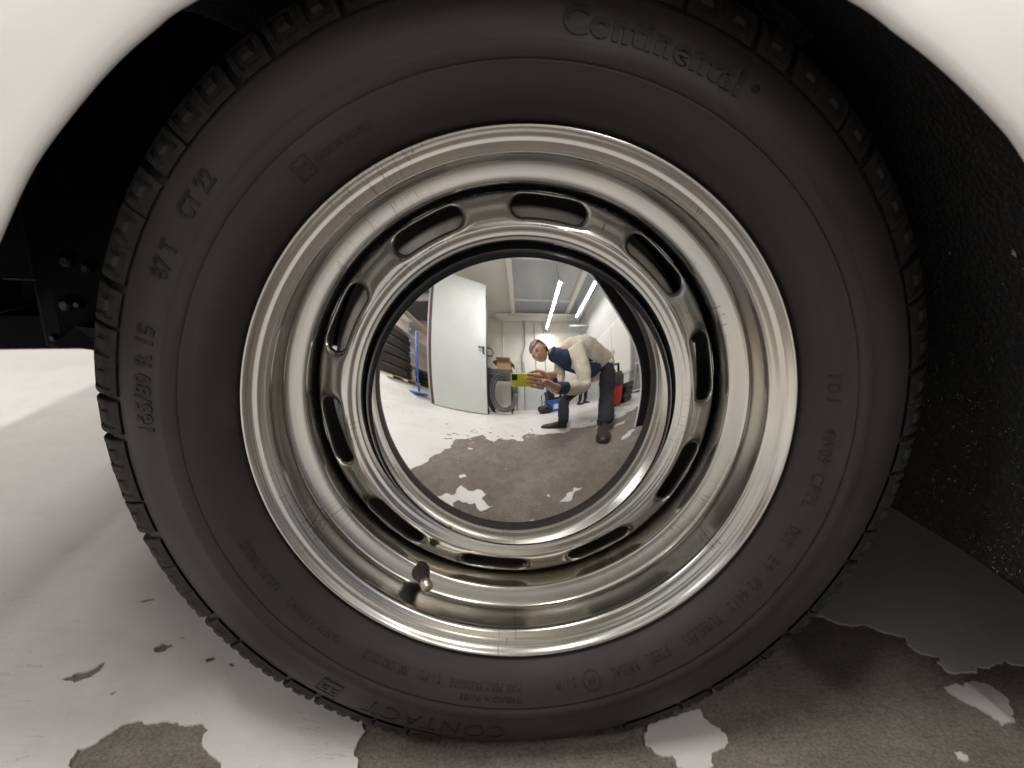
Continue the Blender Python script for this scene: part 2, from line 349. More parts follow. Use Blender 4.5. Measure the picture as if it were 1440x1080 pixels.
# ------------------------------------------------------------------ the room the hub cap mirrors
def struct(name, c, s, m, label, cat):
    o = box(name, c, s, m); tag(o, label, cat, kind='structure'); return o
YB, ZC = -2.86, 2.72
struct('back_wall', (0.3, YB - 0.1, 1.2), (4.6, 0.2, 3.1), 'cream', 'cream painted wall behind the photographer', 'wall')
struct('dado', (1.2, YB + 0.012, 0.12), (2.6, 0.02, 0.86), 'greywall', 'pale grey painted lower band of the cream wall', 'wall')
struct('right_wall', (2.66, 0.6, 1.2), (0.12, 7.4, 3.1), 'greywall', 'pale grey wall to the right of the garage', 'wall')
struct('side_wall', (-1.98, -2.15, 1.2), (0.10, 1.22, 3.1), 'cream', 'cream wall behind the pale grey steel door', 'wall')
struct('ceiling', (1.3, 0.6, ZC + 0.06), (2.85, 7.4, 0.1), 'ceil', 'grey panelled ceiling above the hanging lamps', 'ceiling')
struct('cream_ceiling', (-1.07, 0.6, ZC + 0.065), (1.85, 7.4, 0.1), 'cream', 'cream ceiling left of the long beam', 'ceiling')
for x in (-0.12, 1.88):
    struct('ceiling_beam', (x, 0.6, ZC - 0.04), (0.13, 7.0, 0.11), 'white', 'cream beam running along the ceiling %s' % ('at the left of the hanging lamp' if x < 0 else 'beside the second lamp'), 'beam')
struct('cross_beam', (0.9, YB + 0.1, ZC - 0.07), (3.3, 0.16, 0.12), 'white', 'pale beam along the top of the back wall', 'beam')
struct('front_wall', (-1.0, 4.3, 1.2), (8.0, 0.12, 3.1), 'cream', 'cream wall at the far side of the car', 'wall')
struct('hall_wall', (-6.15, 0.6, 1.2), (0.12, 7.4, 3.1), 'pink', 'pale wall at the end of the side hall', 'wall')
struct('hall_back_wall', (-4.05, -3.06, 1.2), (4.2, 0.12, 3.1), 'pink', 'pale pink wall behind the stacked tyres', 'wall')
# corrugated roof over the side hall
vs, fs = [], []
nx = 150
for i in range(nx + 1):
    x = -6.1 + 4.1 * i / nx; zz = 2.62 + 0.035 * (1 if (i % 4) in (1, 2) else 0)
    vs += [(x, -3.0, zz), (x, 4.3, zz)]
for i in range(nx): fs.append((2 * i, 2 * i + 1, 2 * i + 3, 2 * i + 2))
o = py_obj('corrugated_roof', vs, fs, 'corr'); tag(o, 'dark grey corrugated sheet roof over the side hall', 'roof', kind='structure')
for i, y in enumerate((-2.1, -0.9)):
    struct('roof_beam', (-4.05, y, 2.56), (4.1, 0.10, 0.10), 'white', ['pale roof beam nearer the pink wall', 'pale roof beam farther from the pink wall'][i], 'beam')
vs = [(-2.15, -0.6, ZF + .003), (-2.15, -3.0, ZF + .003), (-2.75, -3.0, -0.02), (-2.75, -0.6, -0.02), (-6.1, -3.0, -0.02), (-6.1, -0.6, -0.02), (-6.1, -0.6, ZF), (-2.15, -0.6, ZF), (-2.75, -0.6, ZF)]
o = py_obj('ramp', vs, [(0, 1, 2, 3), (3, 2, 4, 5), (0, 3, 8), (3, 5, 6, 8)], 'sheet_paint'); tag(o, 'white painted ramp leading up to the side hall', 'ramp', kind='structure')

# hanging lamps
def hanging_lamp(i, x, y, z, L, label):
    t = empty('hanging_lamp', (x, y, z)); tag(t, label, 'lamp', 'fluorescent lamps hung from the ceiling')
    bm = bmesh.new(); tube_bm(bm, [(0, -L / 2, -.012), (0, L / 2, -.012)], 0.022, 12); bm_obj('tube', bm, 'tube', t, True)
    box('housing', (0, 0, 0.028), (0.07, L + 0.06, 0.035), 'white', t, 0.006)
    for s in (-1, 1):
        box('end_cap', (0, s * (L / 2 + 0.015), -0.01), (0.05, 0.028, 0.05), 'white', t, 0.004)
        tube('cord', [(0, s * L * 0.46, 0.045), (0, s * L * 0.46, (2.55 if x < -2 else ZC) - z)], 0.006, 'darkgrey', t, 6)
labs = ['lit fluorescent tube hanging above the photographer', 'lit tube lamp at the right beside the ceiling beam', 'lit tube lamp hanging above the left of the wheel',
        'lit tube lamp in the side hall near the stacked tyres', 'lit tube lamp behind the car on the left', 'lit tube lamp behind the car on the right']
for i, (x, y, z, L, pw) in enumerate(TUBES): hanging_lamp(i, x, y, z, L, labs[i])

# pale grey steel door, standing open
door = empty('steel_door', (-1.62, -1.30, ZF + 0.02)); tag(door, 'pale grey steel door standing open with black lever handle', 'door')
ang = math.atan2(-1.53 + 1.30, -0.80 + 1.62); door.rotation_euler = (0, 0, ang)
LW, LH = 1.00, 2.45
box('panel', (LW / 2, 0, LH / 2), (LW, 0.05, LH), 'leaf', door, 0.006)
box('edge_seal', (-0.022, 0.0, LH / 2), (0.035, 0.06, LH), 'seal', door, 0.008)
box('edge_strip', (-0.055, 0.0, LH / 2), (0.022, 0.07, LH), 'grey', door, 0.006)
box('black_edge', (LW + 0.012, -0.012, LH / 2 - 0.1), (0.018, 0.05, LH - 0.2), 'black', door)
for s in (1, -1):
    h = box('handle', (LW - 0.09, s * 0.055, 1.22), (0.10, 0.018, 0.022), 'black', door, 0.004)
    box('rose', (0.045, -s * 0.018, -0.03), (0.035, 0.022, 0.13), 'black', h, 0.004)
tube('pull_loop', [(LW + .02, -.03, 1.28), (LW + .10, -.03, 1.28), (LW + .14, -.03, 1.21), (LW + .10, -.03, 1.14), (LW + .02, -.03, 1.14)], 0.012, 'black', door, 8)

for z in (.25, 1.2, 2.15): tube('hinge', [(-.03, -.035, z), (-.03, -.035, z + .12)], .014, 'grey', door, 8)
for k, y in enumerate((-2.3, -1.5, -0.7, 0.1)):
    struct('ceiling_batten', (0.88, y, ZC + 0.002), (1.86, 0.03, 0.03), 'white', ['pale ceiling batten by the back wall', 'second pale ceiling batten from the back wall', 'third pale ceiling batten from the back wall', 'pale ceiling batten above the car'][k], 'batten')
sw = empty('light_switch', (-.16, YB + .01, 0.95)); tag(sw, 'small white light switch on the back wall by the conduit', 'switch')
box('plate', (0, .008, 0), (.08, .014, .08), 'white', sw, .004); box('rocker', (0, .019, 0), (.04, .008, .05), 'grey', sw, .002)
tk = tube('wall_trunking', [(-.55, YB + .02, .9), (-.55, YB + .02, ZC - .2)], .022, 'white', None, 6); tag(tk, 'white cable trunking up the wall above the work table', 'trunking')
# stacked tyres in the side hall
def plain_tyre(name, R, W, parent=None):
    P = [(R * .62, -W * .36), (R * .70, -W * .46), (R * .84, -W * .5), (R * .94, -W * .44), (R * .985, -W * .34), (R, -W * .22), (R, -W * .16), (R * .975, -W * .14), (R * .975, -W * .06), (R, -W * .05)]
    P += [(r, -y) for r, y in P[::-1]] + [(R * .60, W * .2), (R * .60, -W * .2)]
    return lathe(name, P, 'rubber', parent, 48, True, True, 'z')
first = None
for i in range(5):
    if first is None: o = plain_tyre('stacked_tyre', 0.30, 0.205); first = o
    else: o = first.copy(); COL.objects.link(o)
    o.location = (-2.98 + rnd.uniform(-.012, .012), -1.46 + rnd.uniform(-.012, .012), 0.16 + 0.207 * i)
    tag(o, ['bottom', 'second from bottom', 'middle', 'second from top', 'topmost'][i] + ' tyre of the tall black stack on the pallet', 'tyre', 'tyres stacked in the side hall')
for i in range(2):
    o = first.copy(); COL.objects.link(o); o.location = (-2.92, -2.22, 0.09 + 0.208 * i)
    tag(o, ['lower', 'upper'][i] + ' tyre of the short pile right of the tall stack', 'tyre', 'tyres stacked in the side hall')
pal = empty('pallet', (-2.98, -1.46, -0.02)); tag(pal, 'low pale wooden pallet under the tall tyre stack', 'pallet')
for k in range(5): box('board', (-.28 + .14 * k, 0, .065), (.11, .66, .02), 'card', pal)
for k in range(3): box('bearer', (0, -.28 + .28 * k, .027), (.68, .07, .05), 'white', pal)
rack = empty('storage_rack', (-3.45, -1.9, -0.02)); tag(rack, 'tall white storage rack with boards behind the tyres', 'rack')
for x in (-.5, .5):
    for y in (-.5, .5): tube('post', [(x, y, 0), (x, y, 2.3)], 0.025, 'white', rack, 6)
for z in (0.5, 1.25, 1.75): box('shelf', (0, 0, z), (1.06, 1.06, 0.03), 'white', rack)
for k, (x, y, z, s, m) in enumerate([(.2, .2, 1.45, (.3, .3, .3), 'pink'), (-.25, .1, 1.42, (.3, .4, .28), 'white'), (.3, -.3, 1.45, (.25, .2, .32), 'pink')]):
    tag(box('carton', (-3.45 + x, -1.9 + y, z - .02), s, m, None, .01), ['pale pink carton at the front of the rack shelf', 'white carton on the rack shelf', 'pink carton at the right of the rack shelf'][k], 'carton')
tag(box('yellow_can', (-3.02, -1.62, 1.66), (.12, .12, .15), 'yellow', None, .02), 'small yellow can high above the tyre stack', 'can')
sh = box('can_shelf', (-3.02, -1.62, 1.565), (.3, .3, .03), 'white'); sh.parent = None; tag(sh, 'small white shelf under the yellow can', 'shelf')
st = empty('blue_stand', (-2.30, -1.50, -0.02)); tag(st, 'thin blue stand with hooks beside the door edge', 'stand')
tube('post', [(0, 0, -.14), (0, 0, 1.15)], 0.018, 'blue', st, 8); box('foot', (0, 0, -.17), (.2, .3, .03), 'blue', st, .005)
for z in (.6, .85, 1.1): tube('hook', [(0, 0, z), (-.10, .05, z + .03), (-.12, .06, z + .07)], 0.010, 'blue', st, 6)

# work table with things on and under it
tb = empty('work_table', (-0.58, -2.30, ZF)); tag(tb, 'black topped work table against the cream wall', 'table')
box('table_top', (0, 0, 1.00), (0.82, 0.55, 0.16), 'darkgrey', tb, .008)
for x in (-.38, .38):
    for y in (-.24, .24): box('leg', (x, y, .46), (.045, .045, .92), 'black', tb)
cb = empty('cardboard_box', (-0.40, -2.24, ZF + 1.081)); tag(cb, 'open brown cardboard box on the work table', 'box')
for s, c, sz in (('s', (0, .15, .10), (.36, .006, .2)), ('s', (0, -.15, .10), (.36, .006, .2)), ('s', (.18, 0, .10), (.006, .294, .2)), ('s', (-.18, 0, .10), (.006, .294, .2)), ('s', (0, 0, .004), (.354, .294, .008))):
    box('box_side', c, sz, 'card', cb)
box('flap', (-.235, 0, .218), (.13, .30, .006), 'card', cb, 0, (0, R_(-18), 0)); box('flap', (.23, 0, .17), (.12, .30, .006), 'card', cb, 0, (0, R_(40), 0)); box('flap', (0, .20, .225), (.35, .12, .006), 'card', cb, 0, (R_(20), 0, 0))
tl = empty('toolbox', (-0.86, -2.2, ZF + 1.081)); tag(tl, 'small black tool tray at the left of the table', 'tool tray')
box('tray', (0, 0, .02), (.16, .12, .04), 'black', tl, .005); tube('handle', [(-.06, 0, .04), (-.06, 0, .07), (.06, 0, .07), (.06, 0, .04)], .008, 'black', tl, 6)
hz = empty('hose_coil', (-0.36, -1.86, ZF)); tag(hz, 'large coil of dark grey hose hanging below the work table', 'hose')
for k in range(6):
    rr = .25 + .018 * k; pts = [(rr * .92 * math.cos(a), .02 * k + .012 * math.sin(3 * a), .50 + rr * 1.35 * math.sin(a)) for a in [i * 2 * math.pi / 28 for i in range(29)]]
    pts = [(x, y, max(z, .02 + .012 * k)) for x, y, z in pts]
    tube('hose_loop', pts, .012, 'darkgrey' if k % 2 else 'hose', hz, 6)
bd = empty('black_board', (-0.78, -1.90, ZF)); tag(bd, 'dark panel leaning under the left of the table', 'panel')
box('board', (0, 0, .40), (.34, .04, .80), 'darkgrey', bd, .005, (R_(-8), 0, 0)); box('rail', (0, .03, .74), (.34, .02, .03), 'grey', bd, 0, (R_(-8), 0, 0))
lf = empty('white_trestle', (-0.70, -1.72, ZF)); tag(lf, 'small white folding trestle leg on the floor by the door', 'trestle')
tube('strut', [(-.16, 0, .46), (.08, .0, .02)], .020, 'white', lf, 8); tube('foot', [(-.10, .05, .022), (.12, -.04, .022)], .020, 'white', lf, 8); tube('hub', [(-.17, -.03, .47), (-.17, .03, .47)], .045, 'white', lf, 12)
fr = empty('pipe_frame', (0.04, -2.66, ZF)); tag(fr, 'square grey pipe frame standing at the wall', 'frame')
tube('pipe', [(-.13, 0, .02), (-.13, 0, 1.50), (.13, 0, 1.50), (.13, 0, .02)], .014, 'grey', fr, 8)
cn = empty('conduit', (0.20, YB + 0.03, 0)); tag(cn, 'grey conduit pipe running up the back wall', 'conduit')
tube('pipe', [(-.08, 0, .95), (-.08, 0, 1.5), (.06, 0, 1.8), (.06, 0, ZC - .1)], .028, 'grey', cn, 8)
box('junction_box', (-.08, .0, .93), (.09, .06, .12), 'grey', cn, .006)
for k, x in enumerate((0.62, 0.98)):
    c2 = tube('wall_cable', [(x, YB + .015, .5), (x, YB + .015, ZC - .15)], .010, 'grey'); tag(c2, ['thin cable down the wall left of the lamp', 'thin cable down the wall behind the lamp'][k], 'cable')
for k in range(2):
    p2 = tube('ceiling_pipe', [(-.1, YB + .22 + .1 * k, ZC - .13 - .05 * k), (2.6, YB + .22 + .1 * k, ZC - .13 - .05 * k)], .028, 'white'); tag(p2, ['upper', 'lower'][k] + ' pale pipe along the top of the back wall', 'pipe')
# blue crates and bag behind the photographer
for k, (z, m, h) in enumerate(((ZF, 'blue', .30), (ZF + .305, 'black', .22), (ZF + .53, 'blue', .26))):
    e = empty('crate', (0.86 + .02 * k, -1.98, z)); tag(e, ['blue crate on the floor behind the photographer', 'black crate between the two blue crates', 'topmost blue crate with white stripe behind the photographer'][k], 'crate', 'crates stacked behind the photographer')
    box('body', (0, 0, h / 2), (.36, .28, h), m, e, .012); box('rim', (0, 0, h - .02), (.39, .31, .03), m, e, .005)
    box('label', (.04, .143, h * .45), (.12, .006, h * .4), 'white', e)
bg = empty('black_bag', (0.62, -1.84, ZF)); tag(bg, 'slumped black bag beside the blue crate', 'bag')
bm = bmesh.new(); bmesh.ops.create_icosphere(bm, subdivisions=3, radius=.16)
for v in bm.verts: v.co = Vector((v.co.x * 1.2, v.co.y * .8, max(-.10, v.co.z * .7 + .02 * math.sin(30 * v.co.x + 20 * v.co.y))))
bo = bm_obj('bag', bm, 'black', bg, True); bo.location = (0, 0, .10)
tube('handle', [(-.08, 0, .2), (-.10, 0, .42), (-.03, 0, .5), (.05, 0, .2)], .010, 'black', bg, 8)
# shop vacuum, oil cans, shelves on the right
vc = empty('shop_vacuum', (1.40, -0.84, ZF)); tag(vc, 'red canister vacuum with black top behind the front leg', 'vacuum')
lathe('canister', [(.0, .02), (.10, .02), (.115, .05), (.115, .27), (.10, .30), (0, .30)], 'red', vc, 32, False, True, 'z')
lathe('motor_head', [(.118, .285), (.125, .30), (.12, .40), (.09, .47), (0, .48)], 'darkgrey', vc, 32, False, True, 'z')
tube('carry_handle', [(-.07, .02, .46), (-.06, .02, .58), (.06, .02, .58), (.07, .02, .46)], .016, 'black', vc, 8)
for k in range(3): a = 2.1 * k; tube('castor', [(.09 * math.cos(a), .09 * math.sin(a) - .012, .022), (.09 * math.cos(a), .09 * math.sin(a) + .012, .022)], .022, 'black', vc, 10)
for k in range(4):
    e = box('tool_case', (1.62, -0.80, ZF + .035 + .072 * k), (.20, .16, .066), 'darkgrey' if k % 2 else 'black', None, .01)
    tag(e, ['lowest', 'second', 'third', 'topmost'][k] + ' dark case of the small pile by the red vacuum', 'case', 'tool cases piled by the vacuum')
ct = empty('cabinet', (2.36, -1.42, ZF)); tag(ct, 'white cabinet with grey base against the right wall', 'cabinet')
box('cabinet_body', (0.06, 0, 1.02), (.36, .76, 1.12), 'white', ct, .006); box('plinth', (0.07, 0, .23), (.34, .72, .46), 'greywall', ct, .004)
for y in (-.19, .19): box('door_leaf', (-.125, y, 1.02), (.012, .36, 1.06), 'white', ct, .003)
for y in (-.04, .04): box('knob', (-.142, y, 1.0), (.022, .018, .08), 'grey', ct, .003)
pf = empty('shelf_frame', (2.46, -0.82, ZF)); tag(pf, 'tall grey shelf frame at the right end of the cabinet', 'shelving')
for x in (-.14, .14):
    for y in (-.16, .16): tube('upright', [(x, y, 0), (x, y, 1.7)], .018, 'grey', pf, 6)
for z in (.05, .55, 1.0, 1.5): box('shelf', (0, 0, z), (.32, .36, .025), 'greywall', pf)
tr_ = empty('cable_tray', (2.2, -2.55, 2.1)); tag(tr_, 'grey ladder cable tray below the ceiling at the right', 'cable tray')
for y in (-.12, .12): box('side_rail', (0, y, 0), (.85, .02, .05), 'grey', tr_)
for k in range(9): box('rung', (-.38 + .095 * k, 0, -.01), (.025, .22, .02), 'grey', tr_)
for x in (-.35, .35): tube('hanger', [(x, 0, 0), (x, 0, ZC - 2.1)], .008, 'grey', tr_, 6)
for k in range(4):
    pts = [(1.9 + .15 * k + .05 * math.sin(5 * t_ + k), -2.5 + .6 * t_, 2.3 + .05 * k - .12 * math.sin(math.pi * t_)) for t_ in [i / 8 for i in range(9)]]
    o = tube('loose_cable', pts, .008, ['blue', 'grey', 'white', 'card'][k], None, 6); tag(o, ['blue', 'grey', 'white', 'brown'][k] + ' cable drooping from the ceiling tray', 'cable')

# ------------------------------------------------------------------ people
def skin_mesh(chains, subs=2, root=0):
    vs, es, rad, idx = [], [], [], {}
    for ch in chains:
        prev = None
        for p in ch:
            k = tuple(round(c, 4) for c in p[:3])
            if k not in idx: idx[k] = len(vs); vs.append(p[:3]); rad.append(p[3:] if len(p) > 4 else (p[3], p[3]))
            if prev is not None and prev != idx[k]: es.append((prev, idx[k]))
            prev = idx[k]
    me = bpy.data.meshes.new('skin_tmp'); me.from_pydata(vs, es, []); me.update()
    o = bpy.data.objects.new('skin_tmp', me); COL.objects.link(o)
    o.modifiers.new('s', 'SKIN'); sm = o.modifiers.new('d', 'SUBSURF'); sm.levels = subs; sm.render_levels = subs
    for i, sv in enumerate(me.skin_vertices[0].data): sv.radius = rad[i][:2]; sv.use_root = (i == root)
    bpy.context.view_layer.update(); dg = bpy.context.evaluated_depsgraph_get()
    out = bpy.data.meshes.new_from_object(o.evaluated_get(dg)); bpy.data.objects.remove(o); out.materials.clear()
    return out
def joined(name, parts, parent):
    "parts = [(mesh, material)] joined into ONE mesh object"
    bm = bmesh.new(); mats = []
    for me, m in parts:
        n0 = len(bm.faces); bm.from_mesh(me); bm.faces.ensure_lookup_table()
        if m not in mats: mats.append(m)
        for f in bm.faces[n0:]: f.material_index = mats.index(m); f.smooth = True
    me = bpy.data.meshes.new(name); bm.to_mesh(me); bm.free()
    for m in mats: me.materials.append(M[m])
    return link_obj(name, me, None, parent, True)
def folds(o, amp, sc, seed):
    from mathutils import noise as nz
    for v in o.data.vertices:
        p = v.co * sc + Vector((seed, 0, 0)); k = nz.noise(p) + .5 * nz.noise(p * 2.3); v.co += v.normal * amp * (abs(k) * 2 - .5)
def bm_mesh(bm):
    me = bpy.data.meshes.new('tmp'); bm.to_mesh(me); bm.free(); return me
def head_parts(c, fwd, up, s=1.0):
    "skull, jaw, nose, ears, eyes, brows and mouth about centre c, looking along fwd"
    f = Vector(fwd).normalized(); u = Vector(up); u = (u - f * u.dot(f)).normalized(); r = f.cross(u)
    T = Matrix(((r.x, f.x, u.x), (r.y, f.y, u.y), (r.z, f.z, u.z))).to_4x4(); T.translation = Vector(c)
    bm = bmesh.new(); bmesh.ops.create_uvsphere(bm, u_segments=40, v_segments=28, radius=1)
    for v in bm.verts:
        x, y, z = v.co
        X, Y, Z = x * .076, y * .098, z * .112
        if z < -.1: X *= 1 - .30 * min(1, (-z - .1)); Y = Y * (1 - .10 * (-z)) + (.012 if y > 0 else -.012 * z) * min(1, -z)
        if y > .35 and -.75 < z < .25: Y += .006
        d2 = (x / .24) ** 2 + ((z + .18) / .26) ** 2
        if y > 0: Y += .024 * math.exp(-d2 * 1.6) * (1.15 - .7 * (z + .18))     # nose
        for sx in (-1, 1):
            e2 = ((x - sx * .40) / .2) ** 2 + ((z - .06) / .13) ** 2
            if y > 0: Y -= .010 * math.exp(-e2)                                   # eye sockets
        if y > 0: Y += .006 * math.exp(-((z - .22) / .1) ** 2 - (x / .6) ** 2)    # brow
        v.co = Vector((X, Y, Z)) * s
    bm.transform(T); out = [(bm_mesh(bm), 'skin')]
    def ball(p, sc, m, sub=2):
        b = bmesh.new(); bmesh.ops.create_icosphere(b, subdivisions=sub, radius=1); bmesh.ops.scale(b, vec=Vector(sc) * s, verts=b.verts[:]); bmesh.ops.translate(b, vec=Vector(p) * s, verts=b.verts[:]); b.transform(T); out.append((bm_mesh(b), m))
    for sx in (-1, 1):
        ball((sx * .030, .082, .008), (.012, .010, .008), 'eye'); ball((sx * .031, .090, .027), (.017, .007, .0045), 'hair')
        ball((sx * .078, -.005, -.008), (.010, .020, .032), 'skin')
    ball((0, .093, -.058), (.022, .008, .006), 'lip')
    return out, T
def hair_mesh(T, s=1.0):
    bm = bmesh.new(); bmesh.ops.create_uvsphere(bm, u_segments=40, v_segments=28, radius=1)
    r2 = random.Random(3)
    for v in bm.verts:
        x, y, z = v.co; k = 1.08 + .05 * r2.random(); v.co = Vector((x * .080 * k, y * .100 * k - .006, z * .116 * k)) * s
    for v in [v for v in bm.verts if (v.co.y > .02 * s and v.co.z < .062 * s) or (v.co.z < -.030 * s and v.co.y > -.02 * s) or v.co.z < -.075 * s]: bm.verts.remove(v)
    bm.transform(T); return bm_mesh(bm)
def hand_chains(wrist, palm, side, fdir, curl, s=1.0, spread=.020):
    "palm chain plus five separate bent fingers; side = thumb side, fdir = finger direction, curl = bend direction"
    w, p = Vector(wrist), Vector(palm); sd = Vector(side).normalized(); fd = Vector(fdir).normalized(); cv = Vector(curl).normalized()
    ch = []
    palm_m = skin_mesh([[(*w, .026 * s), (*(w.lerp(p, .5)), .032 * s, .022 * s), (*p, .036 * s, .019 * s), (*(p + fd * .03 * s), .034 * s, .015 * s)]], 2)
    out = [(palm_m, 'skin'), (skin_mesh([[(*(w + (w - p).normalized() * .075 * s), .029 * s), (*w, .027 * s), (*(w.lerp(p, .4)), .029 * s, .023 * s)]], 2), 'skin')]
    for k, L in enumerate((.070, .080, .075, .060)):
        b = p + fd * .028 * s + sd * (.030 - spread * k) * s
        c1 = b + (fd * .92 + cv * .25).normalized() * L * .5 * s; c2 = c1 + (fd * .6 + cv * .8).normalized() * L * .32 * s; c3 = c2 + (fd * .25 + cv).normalized() * L * .26 * s
        out.append((skin_mesh([[(*(b - fd * .02 * s), .0095 * s), (*b, .0095 * s), (*c1, .0085 * s), (*c2, .0078 * s), (*c3, .0065 * s)]], 2), 'skin'))
    b = p + sd * .028 * s - fd * .025 * s; c1 = b + (sd * .75 + fd * .6 + cv * .2).normalized() * .040 * s; c2 = c1 + (fd * .8 + sd * .25 + cv * .4).normalized() * .034 * s
    out.append((skin_mesh([[(*(b - sd * .02 * s), .013 * s), (*b, .012 * s), (*c1, .0105 * s), (*c2, .008 * s)]], 2), 'skin'))
    return out
def shoe(name, heel, toe, parent, s=1.0, org=Vector((0, 0, 0))):
    h, tt = Vector(heel) - org, Vector(toe) - org; ZL = ZF - org.z; d = (tt - h); d.z = 0; L = d.length; d.normalize(); sd = Vector((-d.y, d.x, 0))
    bm = bmesh.new()
    prof = [(0, .036, .085), (.08, .040, .10), (.25, .038, .095), (.45, .040, .075), (.65, .047, .058), (.85, .044, .045), (.96, .030, .034), (1.0, .012, .022)]
    rings = []
    for t_, wd, ht in prof:
        c = h + d * L * t_; c.z = ZL
        rings.append([bm.verts.new(c + sd * (wd * 1.0 * math.cos(a)) * s + Vector((0, 0, .004 + ht * s * (max(0, math.sin(a)) ** .8)))) for a in [math.pi * k / 10 for k in range(11)]])
    for a, b in zip(rings, rings[1:]):
        for k in range(10): bm.faces.new((a[k], a[k + 1], b[k + 1], b[k]))
        bm.faces.new((a[0], b[0], b[-1], a[-1]))
    bm.faces.new(rings[0]); bm.faces.new(rings[-1][::-1])
    o = bm_obj(name, bm, 'shoe', parent, True)
    bm = bmesh.new(); rr = []
    for t_, wd, ht in prof:
        c = h + d * L * (t_ * 1.03 - .01)
        rr.append([bm.verts.new((c + sd * sg * (wd + .004) * s).to_3d() + Vector((0, 0, ZL - c.z + z_))) for sg, z_ in ((-1, .002), (-1, .018), (1, .018), (1, .002))])
    for a, b in zip(rr, rr[1:]):
        for k in range(4): bm.faces.new((a[k], a[(k + 1) % 4], b[(k + 1) % 4], b[k]))
    bm.faces.new(rr[0]); bm.faces.new(rr[-1][::-1])
    bm_obj('sole', bm, 'black', o); return o
ph = empty('person', (0.62, -0.55, ZF)); tag(ph, 'person in cream jacket and dark trousers bending to photograph the wheel', 'person')
PO = Vector(ph.location)
def P_(x, y, z, *r): return (x - PO.x, y - PO.y, z - PO.z) + r
def local(parts): return parts
HIPN, HIPF = (1.08, -.72, .26), (1.06, -.90, .26)
SHN, SHF = (.56, -.66, .42), (.50, -.88, .42)
ELN, ELF = (.585, -.575, .06), (.42, -.80, .10)
WRN, WRF = (.255, -.49, .090), (.235, -.54, .18)
KNN, KNF = (.94, -.62, -.10), (.62, -1.00, -.02)
ANN, ANF = (.64, -.385, -.225), (.45, -.70, -.225)
def sh(name, chains, m, parent, subs=2):
    me = skin_mesh([[P_(*p) for p in c] for c in chains], subs + 1); o = link_obj(name, me, m, parent, True)
    folds(o, .008 if m == 'jacket' else .007, 9 if m == 'jacket' else 12, len(chains)); return o
body = [(skin_mesh([[P_(1.05, -.81, .29, .09), P_(.85, -.79, .36, .12), P_(.60, -.77, .42, .13, .11), P_(.50, -.77, .44, .09), P_(.40, -.775, .455, .052), P_(.30, -.775, .475, .050)],
                    [P_(.60, -.77, .42, .13, .11), P_(*SHN, .055), P_(*ELN, .042), P_(*WRN, .027)], [P_(.60, -.77, .42, .13, .11), P_(*SHF, .055), P_(*ELF, .042), P_(*WRF, .027)],
                    [P_(1.05, -.81, .29, .09), P_(*HIPN, .07), P_(*KNN, .055), P_(*ANN, .030)], [P_(1.05, -.81, .29, .09), P_(*HIPF, .07), P_(*KNF, .055), P_(*ANF, .030)]]), 'skin')]
hp, TH = head_parts((.215 - PO.x, -.77 - PO.y, .475 - PO.z), (-.38, .42, -.42), (-.75, .10, .60), .93)
body += hp
HN = hand_chains(P_(.245, -.485, .092), P_(.158, -.440, .118), (-.1, .1, 1), (-.97, .02, .22), (-.95, -.10, .12), 1.1)
HF = hand_chains(P_(.225, -.53, .185), P_(.150, -.492, .180), (-.1, .1, -1), (-.97, .06, -.10), (-.9, .12, -.30), 1.0)
joined('body', body + HN + HF, ph)
link_obj('hair', hair_mesh(TH, .93), 'hair', ph, True)
sh('shirt', [[(.98, -.80, .24, .115), (.72, -.76, .325, .115), (.52, -.745, .375, .105), (.41, -.765, .425, .066), (.365, -.77, .452, .062), (.325, -.772, .468, .060)]], 'navy', ph)
sh('jacket', [[(1.20, -.81, .25, .135, .15), (1.08, -.81, .30, .155, .15), (.88, -.79, .395, .15, .14), (.66, -.775, .455, .165, .13), (.53, -.775, .475, .11), (.46, -.775, .485, .075)],
              [(.66, -.775, .455, .165, .13), (*SHN, .082), (.585, -.60, .22, .068), (*ELN, .062), (.45, -.55, .07, .057), (.345, -.522, .082, .052)],
              [(.66, -.775, .455, .165, .13), (*SHF, .082), (*ELF, .062), (.315, -.67, .13, .050)]], 'jacket', ph)
sh('jacket_hem', [[(1.12, -.66, .20, .085), (1.09, -.74, .22, .135, .12), (1.08, -.84, .23, .15, .14), (1.08, -.93, .22, .11)], [(1.08, -.84, .23, .15, .14), (.95, -.80, .28, .15, .14)]], 'jacket', ph)
for a, b in (((.352, -.525, .081), (.275, -.497, .089)), ((.335, -.694, .125), (.252, -.56, .165))):
    tube('cuff', [P_(*a), P_(*b)], [.046, .040], 'navy', ph, 14)
sh('trousers', [[(1.16, -.81, .25, .12), (1.07, -.81, .24, .14, .13), (*HIPN, .105), (1.02, -.68, .10, .092), (*KNN, .074), (.79, -.50, -.165, .068), (*ANN, .060), (.636, -.386, -.275, .056)],
                [(1.07, -.81, .24, .14, .13), (*HIPF, .105), (*KNF, .080), (.53, -.85, -.135, .068), (*ANF, .060), (.450, -.695, -.275, .056)]], 'trouser', ph)
shoe('shoe', (.672, -.412, ZF), (.47, -.250, ZF), ph, .84, PO); shoe('shoe', (.49, -.69, ZF), (.255, -.83, ZF), ph, .88, PO)
